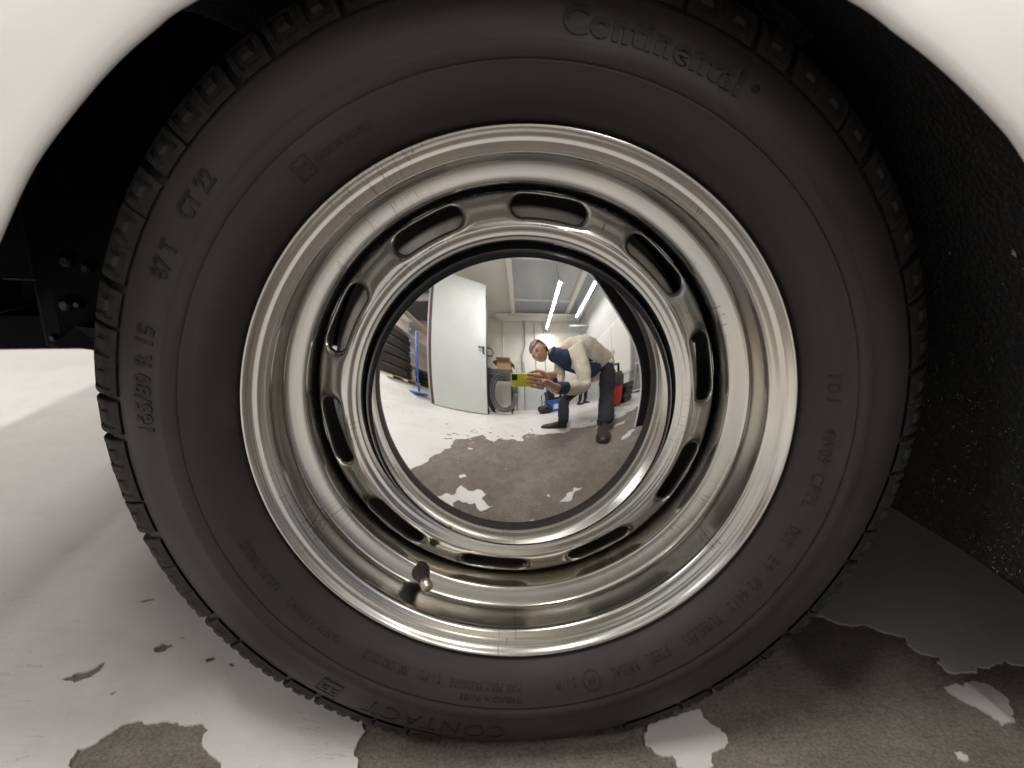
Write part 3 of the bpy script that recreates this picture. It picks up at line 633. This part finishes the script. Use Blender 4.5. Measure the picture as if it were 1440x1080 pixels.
# the phone he holds: its lens is where this picture is taken from
pn = empty('phone'); tag(pn, 'lime yellow phone with dark camera bump held in both hands', 'phone')
pn.matrix_world = Matrix(((RT.x, UP.x, -FW.x, CAM.x), (RT.y, UP.y, -FW.y, CAM.y), (RT.z, UP.z, -FW.z, CAM.z), (0, 0, 0, 1)))
box('case', (.048, -.014, .0135), (.150, .076, .011), 'phone', pn, .004); box('camera_bump', (-.004, .002, .0065), (.034, .034, .0045), 'black', pn, .0015)
box('screen', (.048, -.014, .0192), (.140, .066, .0012), 'lens', pn, .0004)
for x, y in ((-.012, .010), (.004, .010), (-.012, -.006)): tube('lens', [(x, y, .0045), (x, y, .003)], .0055, 'lens', pn, 16)
# second person, in black, standing behind
p2 = empty('person', (1.95, -2.10, ZF)); tag(p2, 'person in black clothes standing behind the photographer', 'person')
def sk2(chains, subs=2): return skin_mesh(chains, subs)
hp2, T2 = head_parts((0, 0, 1.60), (-.2, 1, -.05), (0, 0, 1))
joined('body', [(sk2([[(0, 0, .92, .10), (0, 0, 1.15, .10), (0, 0, 1.35, .12, .09), (0, 0, 1.45, .06), (0, 0, 1.55, .05)], [(0, 0, 1.35, .12, .09), (.19, 0, 1.37, .05), (.23, .02, 1.10, .04), (.20, .10, .88, .028)],
                      [(0, 0, 1.35, .12, .09), (-.19, 0, 1.37, .05), (-.23, .02, 1.10, .04), (-.20, .10, .88, .028)], [(0, 0, .92, .10), (.09, 0, .86, .07), (.09, .02, .48, .05), (.10, .0, .09, .035)], [(0, 0, .92, .10), (-.09, 0, .86, .07), (-.09, .02, .48, .05), (-.11, .0, .09, .035)]]), 'skin')] + hp2
       + hand_chains((.20, .10, .88), (.19, .12, .80), (-.6, .6, 0), (0, .1, -1), (-.5, .3, -.2)) + hand_chains((-.20, .10, .88), (-.19, .12, .80), (.6, .6, 0), (0, .1, -1), (.5, .3, -.2)), p2)
link_obj('hair', hair_mesh(T2), 'hair', p2, True)
link_obj('trousers', sk2([[(0, 0, .95, .13, .10), (.09, 0, .84, .082), (.09, .02, .48, .062), (.10, 0, .08, .05)], [(0, 0, .95, .13, .10), (-.09, 0, .84, .082), (-.09, .02, .48, .062), (-.11, 0, .08, .05)]]), 'trouser', p2, True)
link_obj('jumper', sk2([[(0, 0, .90, .13, .10), (0, 0, 1.15, .125, .10), (0, 0, 1.36, .14, .10), (0, 0, 1.46, .07)], [(0, 0, 1.36, .14, .10), (.19, 0, 1.37, .068), (.23, .02, 1.10, .055), (.205, .085, .92, .042)], [(0, 0, 1.36, .14, .10), (-.19, 0, 1.37, .068), (-.23, .02, 1.10, .055), (-.205, .085, .92, .042)]]), 'black', p2, True)
for x in (.10, -.11):
    so = shoe('shoe', (x, -.08, ZF), (x - .03, .19, ZF), p2); so.location.z = -ZF

# ------------------------------------------------------------------ the car
car = empty('car', (0, 0, 0)); tag(car, 'white car seen close at its chrome wheel and round wheel arch', 'car')
# wheel-arch lip: (x, z) at the outer face y = -0.06
ARCH = [(-.372, -.005), (-.362, .035), (-.343, .085), (-.309, .140), (-.284, .177), (-.256, .207), (-.230, .231), (-.207, .248), (-.186, .261), (-.12, .291), (-.05, .308), (.02, .312), (.09, .301), (.177, .268),
        (.210, .250), (.238, .233), (.271, .209), (.297, .186), (.335, .140), (.368, .085), (.392, .02), (.404, -.05), (.410, -.165)]
A = [Vector((v.x, 0, v.y)) for v in spline([(x, z, 0) for x, z in ARCH], 6)]
def sm01(t_): t_ = max(0, min(1, t_)); return t_ * t_ * (3 - 2 * t_)
DYL = [-.030 * sm01((a.x - .10) / .22) for a in A]      # the arch flares outwards to the right
for a, d_ in zip(A, DYL):
    k_ = (-.06 + d_ - CAM.y) / (-.06 - CAM.y); a.x = CAM.x + (a.x - CAM.x) * k_; a.z = CAM.z + (a.z - CAM.z) * k_
NA = len(A)
def bulge(x, z):
    y = -.06 + 1.15 * max(0, z - .20) ** 2 + .22 * max(0, -x - .45) ** 2 + .05 * max(0, x - .45) ** 1.5
    return y + .30 * max(0, -.12 - z + .0) ** 1.5
NRM = []
for i in range(NA):
    d = (A[min(i + 1, NA - 1)] - A[max(i - 1, 0)]).normalized(); n = Vector((-d.z, 0, d.x)); NRM.append(n if n.dot(A[i] - Vector((0, 0, -.05))) > 0 else -n)
OUT = []
for i, a in enumerate(A):                     # outer border of the panel each arch point runs out to
    t_ = i / (NA - 1)
    if t_ < .18: OUT.append(Vector((-.86, 0, .06 + (.36 * t_ / .18))))
    elif t_ < .36: OUT.append(Vector((-.86 + .36 * (t_ - .18) / .18, 0, .42 + .205 * (t_ - .18) / .18)))
    elif t_ < .66: OUT.append(Vector((-.50 + 1.2 * (t_ - .36) / .30, 0, .625)))
    elif t_ < .80: OUT.append(Vector((.70 + .60 * (t_ - .66) / .14, 0, .625 - .1 * (t_ - .66) / .14)))
    else: OUT.append(Vector((1.30, 0, .525 - .69 * (t_ - .80) / .20)))
vs, fs = [], []
LIP = [(.024, -.030), (.012, -.040), (.0025, -.0515), (.0, -.0560), (.0006, -.0590), (.0026, -.0612), (.0062, -.0622), (.0150, -.0622), (.034, -.0618)]
K2 = 16
rows = len(LIP) + K2
for i, a in enumerate(A):
    for o_, y in LIP: vs.append((a.x + NRM[i].x * o_, y + DYL[i], a.z + NRM[i].z * o_))
    b0 = a + NRM[i] * .034
    for k in range(1, K2 + 1):
        t_ = (k / K2) ** 1.25; p = b0.lerp(OUT[i], t_); bl = min(1, k / 4)
        vs.append((p.x, -.0618 * (1 - bl) + (bulge(p.x, p.z) - .0018) * bl + DYL[i] * (1 - t_), p.z))
for i in range(NA - 1):
    for k in range(rows - 1): fs.append((i * rows + k, i * rows + k + 1, (i + 1) * rows + k + 1, (i + 1) * rows + k))
fen = py_obj('fender', vs, fs, 'car_paint', car, True); fen.data.materials.append(M['under'])
for p in fen.data.polygons:
    if p.index % (rows - 1) < 3: p.material_index = 1           # the undersealed return flange inside the lip
# deck, far flank, floor pan and ends close the shell
yt = bulge(0, .625)
dv = []
for x in (-.86, -.5, 0, .7, 1.3):
    z0 = .42 if x == -.86 else (.53 if x == 1.3 else .625)
    dv += [(x, bulge(x, z0) + .001, z0), (x, bulge(x, z0) + .35, z0 + .10), (x, .80, z0 + .13), (x, 1.40, z0), (x, 1.58, -.02)]
df = [(i * 5 + k, i * 5 + k + 1, i * 5 + k + 6, i * 5 + k + 5) for i in range(4) for k in range(4)]
py_obj('rear_deck', dv, df, 'car_paint', car, True)
box('floor_pan', (.30, .93, .01), (1.96, 1.22, .04), 'chassis', car)
box('end_panel', (-.85, .78, .23), (.02, 1.4, .34), 'car_paint', car); box('bulkhead', (1.29, .78, .16), (.02, 1.45, .70), 'chassis', car)
# wheel house: inner liner sweeping in from the lip
def off(t_, d):
    "how far the liner stands outside the lip, t along the arch, d = 0 (lip) .. 1 (inner edge)"
    right = max(0, min(1, (t_ - .70) / .14)); left = max(0, min(1, (.34 - t_) / .2))
    return .028 + d * (.05 * (1 - right) * (1 - left) - .055 * right + .40 * left)
vs, fs = [], []; ND = 12
for i, a in enumerate(A):
    t_ = i / (NA - 1)
    for k in range(ND + 1):
        d = k / ND; p = a + NRM[i] * off(t_, d); vs.append((p.x, -.034 + DYL[i] * (1 - d) ** 3 + .40 * d, p.z if t_ < .5 else max(p.z, -.165)))
for i in range(NA - 1):
    for k in range(ND): fs.append((i * (ND + 1) + k, i * (ND + 1) + k + 1, (i + 1) * (ND + 1) + k + 1, (i + 1) * (ND + 1) + k))
liner = py_obj('wheel_house', vs, fs, 'under', car, True)
box('inner_panel', (-.10, .375, .20), (1.36, .02, .44), 'chassis', car)
box('sill_underside', (.86, .16, -.155), (.86, .36, .02), 'under', car)
box('sill_box', (.86, .33, -.07), (.86, .02, .17), 'under', car)
# left of the wheel: bracket, box section and bolts
box('bracket_post', (-.515, .30, .10), (.030, .03, .20), 'chassis_grey', car, .004)
box('box_section', (-.575, .25, .064), (.085, .05, .034), 'chassis_grey', car, .003)
tube('edge_rod', [(-.66, .25, .088), (-.50, .25, .080)], .0016, 'steel', car, 6)
box('bracket_plate', (-.455, .27, .085), (.09, .012, .16), 'chassis', car, .004)
pv = [(-.50, .255, .008), (-.43, .235, .004), (-.375, .20, -.018), (-.375, .20, .03), (-.47, .25, .03)]
bm = bmesh.new(); f1 = [bm.verts.new(p) for p in pv]; f2 = [bm.verts.new((p[0], p[1] + .008, p[2])) for p in pv]
bm.faces.new(f1); bm.faces.new(f2[::-1])
for k in range(5): bm.faces.new((f1[k], f1[(k + 1) % 5], f2[(k + 1) % 5], f2[k]))
bm_obj('gusset', bm, 'chassis', car)
for x, z, s in ((-.472, .099, .007), (-.452, .091, .006), (-.481, .052, .007), (-.468, .052, .005), (-.50, .016, .004)):
    lathe_b = lathe('bolt', [(0, 0), (s * .6, 0), (s, .003), (s * 1.1, .008)], 'steel', car, 6, smooth=False); lathe_b.location = (x, .254, z)
# flap and trim strip at the upper right of the wheel house
fv = [(.150, .33), (.243, .345), (.236, .292), (.226, .279), (.216, .273), (.205, .276), (.190, .289), (.165, .31)]
bm = bmesh.new(); f1 = [bm.verts.new((x, .078, z)) for x, z in fv]; f2 = [bm.verts.new((x, .090, z)) for x, z in fv]
bm.faces.new(f1); bm.faces.new(f2[::-1])
for k in range(8): bm.faces.new((f1[k], f1[(k + 1) % 8], f2[(k + 1) % 8], f2[k]))
bm_obj('felt_flap', bm, 'under', car)
tube('seam', [(.303, .0, .184), (.313, .004, .198), (.324, .0, .212)], [.0012, .002, .0008], 'chassis_grey', car, 6)
# grit and fibres stuck on the underseal at the right
bm = bmesh.new(); lm = liner.data
polys = [p for p in lm.polygons if p.center.x > .30 and p.center.z < .20]
ws = [p.area for p in polys]
for _ in range(9000):
    p = rnd.choices(polys, ws)[0]
    if rnd.random() > .06 + .94 * max(0, min(1, (.16 - p.center.z) / .30)) ** 1.5: continue
    q = [lm.vertices[i].co for i in p.vertices]; a_, b_ = rnd.random(), rnd.random(); c = q[0].lerp(q[1], a_).lerp(q[3].lerp(q[2], a_), b_)
    n = (Vector((0, -.0, .02)) - c).normalized(); s = (.0014 if rnd.random() < .004 else rnd.choice((.00025, .0003, .0004, .0004, .0007))) * rnd.uniform(.6, 1.2)
    c = c + n * .0015; u = Vector((rnd.gauss(0, 1), rnd.gauss(0, 1), rnd.gauss(0, 1))); u = (u - n * u.dot(n)).normalized(); v = n.cross(u); L = rnd.choice((1, 1, 1, 1, 1.5, 2, 4))
    vv = [bm.verts.new(c + u * s * L), bm.verts.new(c + v * s), bm.verts.new(c - u * s * L), bm.verts.new(c - v * s), bm.verts.new(c + n * s * 1.2)]
    for k in range(4): bm.faces.new((vv[k], vv[(k + 1) % 4], vv[4]))
g = bm_obj('grit', bm, 'grit', car); g['kind'] = 'stuff'

# ------------------------------------------------------------------ the wheel
wheel = empty('wheel', (0, 0, 0), parent=car)
TP = [(.2035, .012), (.2080, .0065), (.2105, .0025), (.2135, -.0030), (.2190, -.0095), (.2270, -.0155), (.2350, -.0188), (.2415, -.0203), (.2426, -.0208), (.2431, -.0190), (.2438, -.0191), (.2444, -.0204), (.2550, -.0196), (.2560, -.0190),
      (.2660, -.0168), (.2760, -.0128), (.2850, -.0072), (.2890, -.0042), (.2904, -.0036), (.2908, -.0018), (.2914, -.0016), (.2922, -.0010), (.3000, .0050), (.3080, .0115), (.3140, .0205), (.3172, .0320), (.3185, .0480)]
half = TP
full = half + [(.3185, .10)] + [(r, .15 - y) for r, y in half[::-1]] + [(.195, .11), (.195, .035)]
ty = lathe('tyre', full, 'rubber', wheel, 360, True)
for v in ty.data.vertices:
    if v.co.z < ZF + .004: v.co.z = ZF + .004
def sidewall(r): return interp(TP[1:], r)
# shoulder tread blocks
NB = 68
SP = [(.2925, -.0037), (.3032, .0012), (.3124, .0084), (.3194, .0178), (.3230, .0292), (.3240, .0460)]
def sp(v):
    f = v * (len(SP) - 1); i = min(int(f), len(SP) - 2); t_ = f - i; return SP[i][0] + (SP[i + 1][0] - SP[i][0]) * t_, SP[i][1] + (SP[i + 1][1] - SP[i][1]) * t_
US = [-1, -.93, -.70, -.62, -.34, -.28, .28, .34, .62, .70, .93, 1]; VS = [0, .05, .10, .14, .24, .28, .44, .48, .58, .63, .72, 1]
vs, fs = [], []; hw = R_(360 / NB / 2 * .90)
def dep(iu, iv):
    u, v = abs(US[iu]), VS[iv]
    if v > .60 or v < .12 or u > .66: return .0
    return 0.0 if (u < .30 and .26 < v < .46) else .0019
for iu, u in enumerate(US):
    for iv, v in enumerate(VS):
        r, y = sp(v); d = dep(iu, iv)
        if abs(u) == 1: d += .0006
        sk = R_(0.5) * (v - .4)
        nr, ny = (.55, -.83) if v < .4 else ((.85, -.5) if v < .7 else (1, 0))
        r -= nr * d; y -= ny * d; a = u * hw + sk; vs.append((r * math.cos(a), y, r * math.sin(a)))
nv = len(VS)
for i in range(len(US) - 1):
    for k in range(nv - 1): fs.append((i * nv + k, i * nv + k + 1, (i + 1) * nv + k + 1, (i + 1) * nv + k))
base = len(vs)
for u in (0, len(US) - 1):
    for iv, v in enumerate(VS):
        r, y = sp(v); nr, ny = (.55, -.83) if v < .4 else ((.85, -.5) if v < .7 else (1, 0)); a = US[u] * hw + R_(.5) * (v - .4)
        r -= nr * .009; y -= ny * .009; vs.append((r * math.cos(a), y, r * math.sin(a)))
for s, u in ((0, 0), (1, len(US) - 1)):
    for k in range(nv - 1): fs.append((u * nv + k, u * nv + k + 1, base + s * nv + k + 1, base + s * nv + k))
b0 = py_obj('tread_block', vs, fs, 'tread', wheel)
bm = bmesh.new(); bm.from_mesh(b0.data); bmesh.ops.recalc_face_normals(bm, faces=bm.faces[:]); bm.to_mesh(b0.data); bm.free()
ang = 0.0
for k in range(NB):
    o = b0 if k == 0 else b0.copy()
    if k: COL.objects.link(o)
    a = -R_(360 * (k + .5) / NB + 1.5 + .45 * math.sin(k * 1.9)); o.rotation_euler = (0, a, 0)
    low = -.3242 * math.sin(-a) if False else 0
    zz = .3242 * math.sin(-a)
    if zz < ZF: o.location.z = (ZF - zz) + .0008        # the blocks in the contact patch are pressed flat
bm = bmesh.new()
for row, (y0, y1) in enumerate(((.054, .078), (.084, .106), (.112, .15))):
    for k in range(NB):
        a0 = 2 * math.pi * (k + .5 * (row % 2)) / NB; a1 = a0 + 2 * math.pi / NB * .80; q = []
        for a in (a0, a1):
            for r in (.314, .3245):
                for y in (y0, y1): q.append(bm.verts.new((r * math.cos(a), y, max(r * math.sin(a), ZF + .0005))))
        for f in ((2, 3, 7, 6), (0, 1, 3, 2), (4, 6, 7, 5), (0, 2, 6, 4), (1, 5, 7, 3)): bm.faces.new([q[i] for i in f])
o = bm_obj('tread_pattern', bm, 'tread', wheel); o['kind'] = 'stuff'
# raised writing on the side wall, bent round the tyre
def text_mesh(body, size, ext, sx=1.0, bold=0.0):
    cu = bpy.data.curves.new('txt', 'FONT'); cu.body = body; cu.size = size; cu.extrude = ext; cu.align_x = 'CENTER'; cu.offset = bold; cu.space_character = 1.12
    o = bpy.data.objects.new('txt', cu); COL.objects.link(o); bpy.context.view_layer.update(); dg = bpy.context.evaluated_depsgraph_get()
    me = bpy.data.meshes.new_from_object(o.evaluated_get(dg)); bpy.data.objects.remove(o); me.materials.clear()
    for v in me.vertices: v.co.x *= sx
    return me
def bend(me, name, deg, r0, lift, m='letter'):
    bm = bmesh.new(); bm.from_mesh(me)
    bmesh.ops.triangulate(bm, faces=bm.faces[:]); 
    long = [e for e in bm.edges if e.calc_length() > .006]
    if long: bmesh.ops.subdivide_edges(bm, edges=long, cuts=2)
    rm = r0 + .006
    for v in bm.verts:
        a = R_(deg) - v.co.x / rm; r = r0 + v.co.y; v.co = Vector((r * math.cos(a), sidewall(r) - v.co.z - lift, r * math.sin(a)))
    bm.to_mesh(me); bm.free(); o = link_obj(name, me, m, wheel); return o
def word(txt, deg0, deg1, r0, h, ext=.0009, lift=.0, bold=0.0):
    me = text_mesh(txt, h / .69, ext, 1, bold); xs = [v.co.x for v in me.vertices]; wd = max(xs) - min(xs); want = R_(abs(deg0 - deg1)) * (r0 + h / 2)
    k = want / wd; mid = (max(xs) + min(xs)) / 2
    for v in me.vertices: v.co.x = (v.co.x - mid) * k
    return bend(me, 'lettering', (deg0 + deg1) / 2, r0, lift)
word('165/80 R 15', 179.5, 163.2, .2625, .0125, bold=.0006)
word('87 T', 155.8, 150.3, .2625, .0125, bold=.0006); word('CT 22', 146.2, 139.0, .2625, .0125, bold=.0006)
word('Continental', 85.2, 59.2, .2600, .0165, .0010, 0, .0010); word('®', 57.8, 56.6, .2680, .006)
word('CONTACT', -93.5, -118.5, .2635, .0200, .0008)
word('101', 9.5, 4.3, .2240, .0075, .0006); word('4W09', -1.0, -8.0, .2240, .0075, .0006); word('CP7L', -10.2, -17.5, .2240, .0075, .0006)
word('DOT', -22, -26, .2240, .0075, .0006); word('E4', -29.5, -32.2, .2240, .0075, .0006); word('02 4412', -35, -43.5, .2240, .0075, .0006)
word('TUBELESS', -46, -55, .2240, .0078, .0006); word('STEEL', -58.5, -63.5, .2240, .0075, .0006); word('RADIAL', -65.5, -71.5, .2240, .0075, .0006)
word('E4', -75.0, -76.7, .2255, .0055, .0006); word('51 R', -79, -83.5, .2240, .0060, .0006)
word('MAX PERM PRESSURE', -90.5, -105.5, .2240, .0055, .0005); word('51 PSI', -107.5, -112, .2240, .0055, .0005); word('MAX LOAD 1201 LBS', -114.5, -124.5, .2240, .0065, .0005)
word('TREAD 4 PLIES', -90.5, -103, .2330, .0045, .0005)
word('M', 129.6, 127.8, .2260, .0060, .0006); word('MADE IN FRANCE', 126.5, 115.5, .2260, .0045, .0005)
word('RADIAL TUBELESS', -146, -158, .2255, .0060, .0005); word('SAFETY WARNING', -130, -143, .2255, .0055, .0005)
def ring_mark(deg, r, ro, ri, square=False):
    bm = bmesh.new(); n = 4 if square else 28
    a0 = math.pi / 4 if square else 0
    vs_ = [[(q * math.cos(a0 + 2 * math.pi * k / n), q * math.sin(a0 + 2 * math.pi * k / n)) for k in range(n)] for q in (ro, ri)]
    V = [[bm.verts.new((x, y, z)) for x, y in vs_[i]] for i, z in ((0, -.001), (0, .0007), (1, .0007), (1, -.001))]
    for a, b in zip(V, V[1:]):
        for k in range(n): bm.faces.new((a[k], a[(k + 1) % n], b[(k + 1) % n], b[k]))
    me = bpy.data.meshes.new('mark'); bm.to_mesh(me); bm.free(); bend(me, 'moulded_mark', deg, r, 0)
ring_mark(-75.8, .2282, .0075, .0062); ring_mark(128.7, .2290, .0092, .0080, True); ring_mark(-125.6, .2720, .0135, .0122, True)
word('22', -124.0, -127.0, .2690, .0070, .0006)

# rim, pressed disc, hub cap
RP = [(.2000, .0300), (.2040, .0160), (.2068, .0085), (.2082, .0040), (.2086, .0012), (.2080, -.0008), (.2068, -.0012), (.2056, -.0006), (.2044, .0008), (.2030, .0026), (.2012, .0042), (.1992, .0050), (.1975, .0056), (.1958, .0070), (.1940, .0082),
      (.1922, .0092), (.1908, .0108), (.1900, .0135), (.1897, .0170), (.1896, .0260), (.1894, .0340), (.1886, .0390), (.1868, .0418), (.1840, .0432), (.1800, .0446), (.1760, .0458), (.1735, .0472), (.1722, .0500), (.1716, .0560), (.1710, .0660), (.1700, .0790), (.1695, .12)]
lathe('rim', smooth_prof(RP, 3), 'rim', wheel, 360)
# disc profile, outer edge to hub-cap seat
DP = [(.1690, .0880), (.1688, .0780), (.1683, .0705), (.1670, .0655), (.1650, .0618), (.1622, .0589), (.1590, .0563), (.1555, .0538), (.1520, .0515), (.1489, .0497), (.1460, .0482), (.1435, .0474), (.1411, .0472), (.1392, .0478), (.1374, .0487), (.1358, .0492), (.1342, .0494), (.1326, .0501), (.1311, .0506), (.1298, .0511), (.1284, .0523), (.1274, .0542), (.1260, .0580), (.1200, .0610)]
DPs = smooth_prof(DP, 4)
def dy(r): return interp([(a, b) for a, b in DPs], r)
NS, S0 = 10, 9.6
RI, RO, RM = .1418, .1672, .1556                 # radial band that carries the slots
vs, fs = [], []
Hh, LL = .0090, .0208                            # half height, half straight length of a slot
hs = math.pi / NS
def add_slot_sector(c0):
    "surface between the sector border and the slot edge, with the edge rolled inwards"
    base = len(vs); MA, KR = 96, 10
    def pt(u, v, sink=0.0):
        r = RM + v; a = c0 + u / RM; return (r * math.cos(a), dy(r) + sink, r * math.sin(a))
    cols = []
    W = hs * RM; vt, vb = RO - RM, RI - RM
    def border(s):                               # walk the rectangle border, s in 0..4
        s %= 4
        if s < 1: return (W, vb + (vt - vb) * s)
        if s < 2: return (W - 2 * W * (s - 1), vt)
        if s < 3: return (-W, vt - (vt - vb) * (s - 2))
        return (-W + 2 * W * (s - 3), vb)
    NE = [16, 60, 16, 60]
    S = [k + j / NE[k] for k in range(4) for j in range(NE[k])]
    for s in S:
        bu, bv = border(s)
        # nearest direction towards the slot: project on its mid line
        UL = W * .60; vv_ = vt if bv > 0 else -vb
        if abs(bu) <= UL and s % 2 >= 1: du, dv_, mu = 0.0, math.copysign(1, bv), bu * LL / UL
        else:
            tot = (W - UL) + vv_; run = (vv_ - abs(bv)) * 0 + (abs(bv) if abs(bu) >= W - 1e-9 else vv_ + (W - abs(bu)))
            ph_ = run / tot * math.pi / 2; du, dv_, mu = math.copysign(math.cos(ph_), bu), math.copysign(math.sin(ph_), bv), math.copysign(LL, bu)
        L = 1.0; eu, ev = mu + du * Hh, dv_ * Hh
        col = []
        for k in range(KR + 1):
            f = k / KR; u, v = bu + (eu - bu) * f, bv + (ev - bv) * f
            gap = math.hypot(u - eu, v - ev); col.append(pt(u, v, .0030 * math.exp(-(gap / .0022) ** 1.0) if f > 0 else 0))
        nu, nv_ = eu - du / L * .0006, ev - dv_ / L * .0006
        col.append(pt(nu, nv_, .0058)); col.append(pt(nu, nv_, .0085))
        cols.append(col)
    n = len(cols); m_ = len(cols[0])
    for c in cols: vs.extend(c)
    for i in range(n):
        j = (i + 1) % n
        for k in range(m_ - 1): fs.append((base + i * m_ + k, base + i * m_ + k + 1, base + j * m_ + k + 1, base + j * m_ + k))
for k in range(NS): add_slot_sector(R_(S0 + 36 * k))
n = 360
for P in ([(r, y) for r, y in DPs if r > RO] + [(RO, dy(RO))], [(RI, dy(RI))] + [(r, y) for r, y in DPs if r < RI]):
    base = len(vs); L = len(P)
    for k in range(n):
        a = 2 * math.pi * k / n
        for r, y in P: vs.append((r * math.cos(a), y, r * math.sin(a)))
    for k in range(n):
        for i in range(L - 1): fs.append((base + k * L + i, base + k * L + i + 1, base + (k + 1) % n * L + i + 1, base + (k + 1) % n * L + i))
d = py_obj('wheel_disc', vs, fs, 'disc', wheel, True)
bm = bmesh.new(); bm.from_mesh(d.data); bmesh.ops.remove_doubles(bm, verts=bm.verts[:], dist=.00005); bmesh.ops.recalc_face_normals(bm, faces=bm.faces[:]); bm.to_mesh(d.data); bm.free()
lathe('brake_drum', [(.168, .135), (.1545, .125), (.1560, .080), (.1545, .0720), (.1520, .0680), (.1400, .0660), (.05, .0660), (0, .0660)], 'drum', wheel, 128)
# hub cap: a shallow polished dome, seated a little askew, edge ring coloured black for the dark arch and tyre reflection
HR0, HK, HY, HT, HRIM = .1300, 1.55, -.009, .016, .1185
def dome(r, a=0.0): return (math.sqrt(HR0 ** 2 + HK * r * r) - HR0) / HK - 2.3 * r ** 3 * max(0.0, -math.sin(a)) ** 2
axh = Vector((0, -math.cos(HT), math.sin(HT))); ezh = Vector((0, math.sin(HT), math.cos(HT)))
def hub_pt(r, a, h): return Vector((0, HY, 0)) + Vector((1, 0, 0)) * (r * math.cos(a)) + ezh * (r * math.sin(a)) - axh * h
vs, fs = [(0, HY, 0)], []; n, L = 256, 72
for k in range(n):
    for i in range(1, L + 1): r = HRIM * i / L; a = 2 * math.pi * k / n; vs.append(tuple(hub_pt(r, a, dome(r, a))))
for k in range(n):
    k2 = (k + 1) % n; fs.append((0, 1 + k2 * L, 1 + k * L))
    for i in range(L - 1): fs.append((1 + k * L + i, 1 + k2 * L + i, 1 + k2 * L + i + 1, 1 + k * L + i + 1))
hc = py_obj('hub_cap', vs, fs, 'cap', wheel, True)
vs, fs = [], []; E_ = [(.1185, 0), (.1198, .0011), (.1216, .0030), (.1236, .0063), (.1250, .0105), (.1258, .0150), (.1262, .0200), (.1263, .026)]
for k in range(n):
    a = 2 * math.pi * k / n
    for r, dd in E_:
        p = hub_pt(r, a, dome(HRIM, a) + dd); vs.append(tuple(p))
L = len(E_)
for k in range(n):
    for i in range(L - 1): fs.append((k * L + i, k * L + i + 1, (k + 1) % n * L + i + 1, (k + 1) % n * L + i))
py_obj('hub_cap_reflection_ring', vs, fs, 'reflection_black', wheel, True)
# valve
vx, vy, vz = -.0885, .0450, -.1560
vd = Vector((.010, -.034, .004)).normalized(); b_ = Vector((vx, vy + .006, vz))
tube('valve_stem', [b_, b_ + vd * .004, b_ + vd * .010, b_ + vd * .018, b_ + vd * .025], [.0088, .0085, .0068, .0052, .0045], 'valve_rubber', wheel, 20)
tube('valve_cap', [b_ + vd * .025, b_ + vd * .026, b_ + vd * .032, b_ + vd * .0325, b_ + vd * .034, b_ + vd * .0345], [.0048, .0050, .0050, .0030, .0026, .0018], 'brass', wheel, 20)
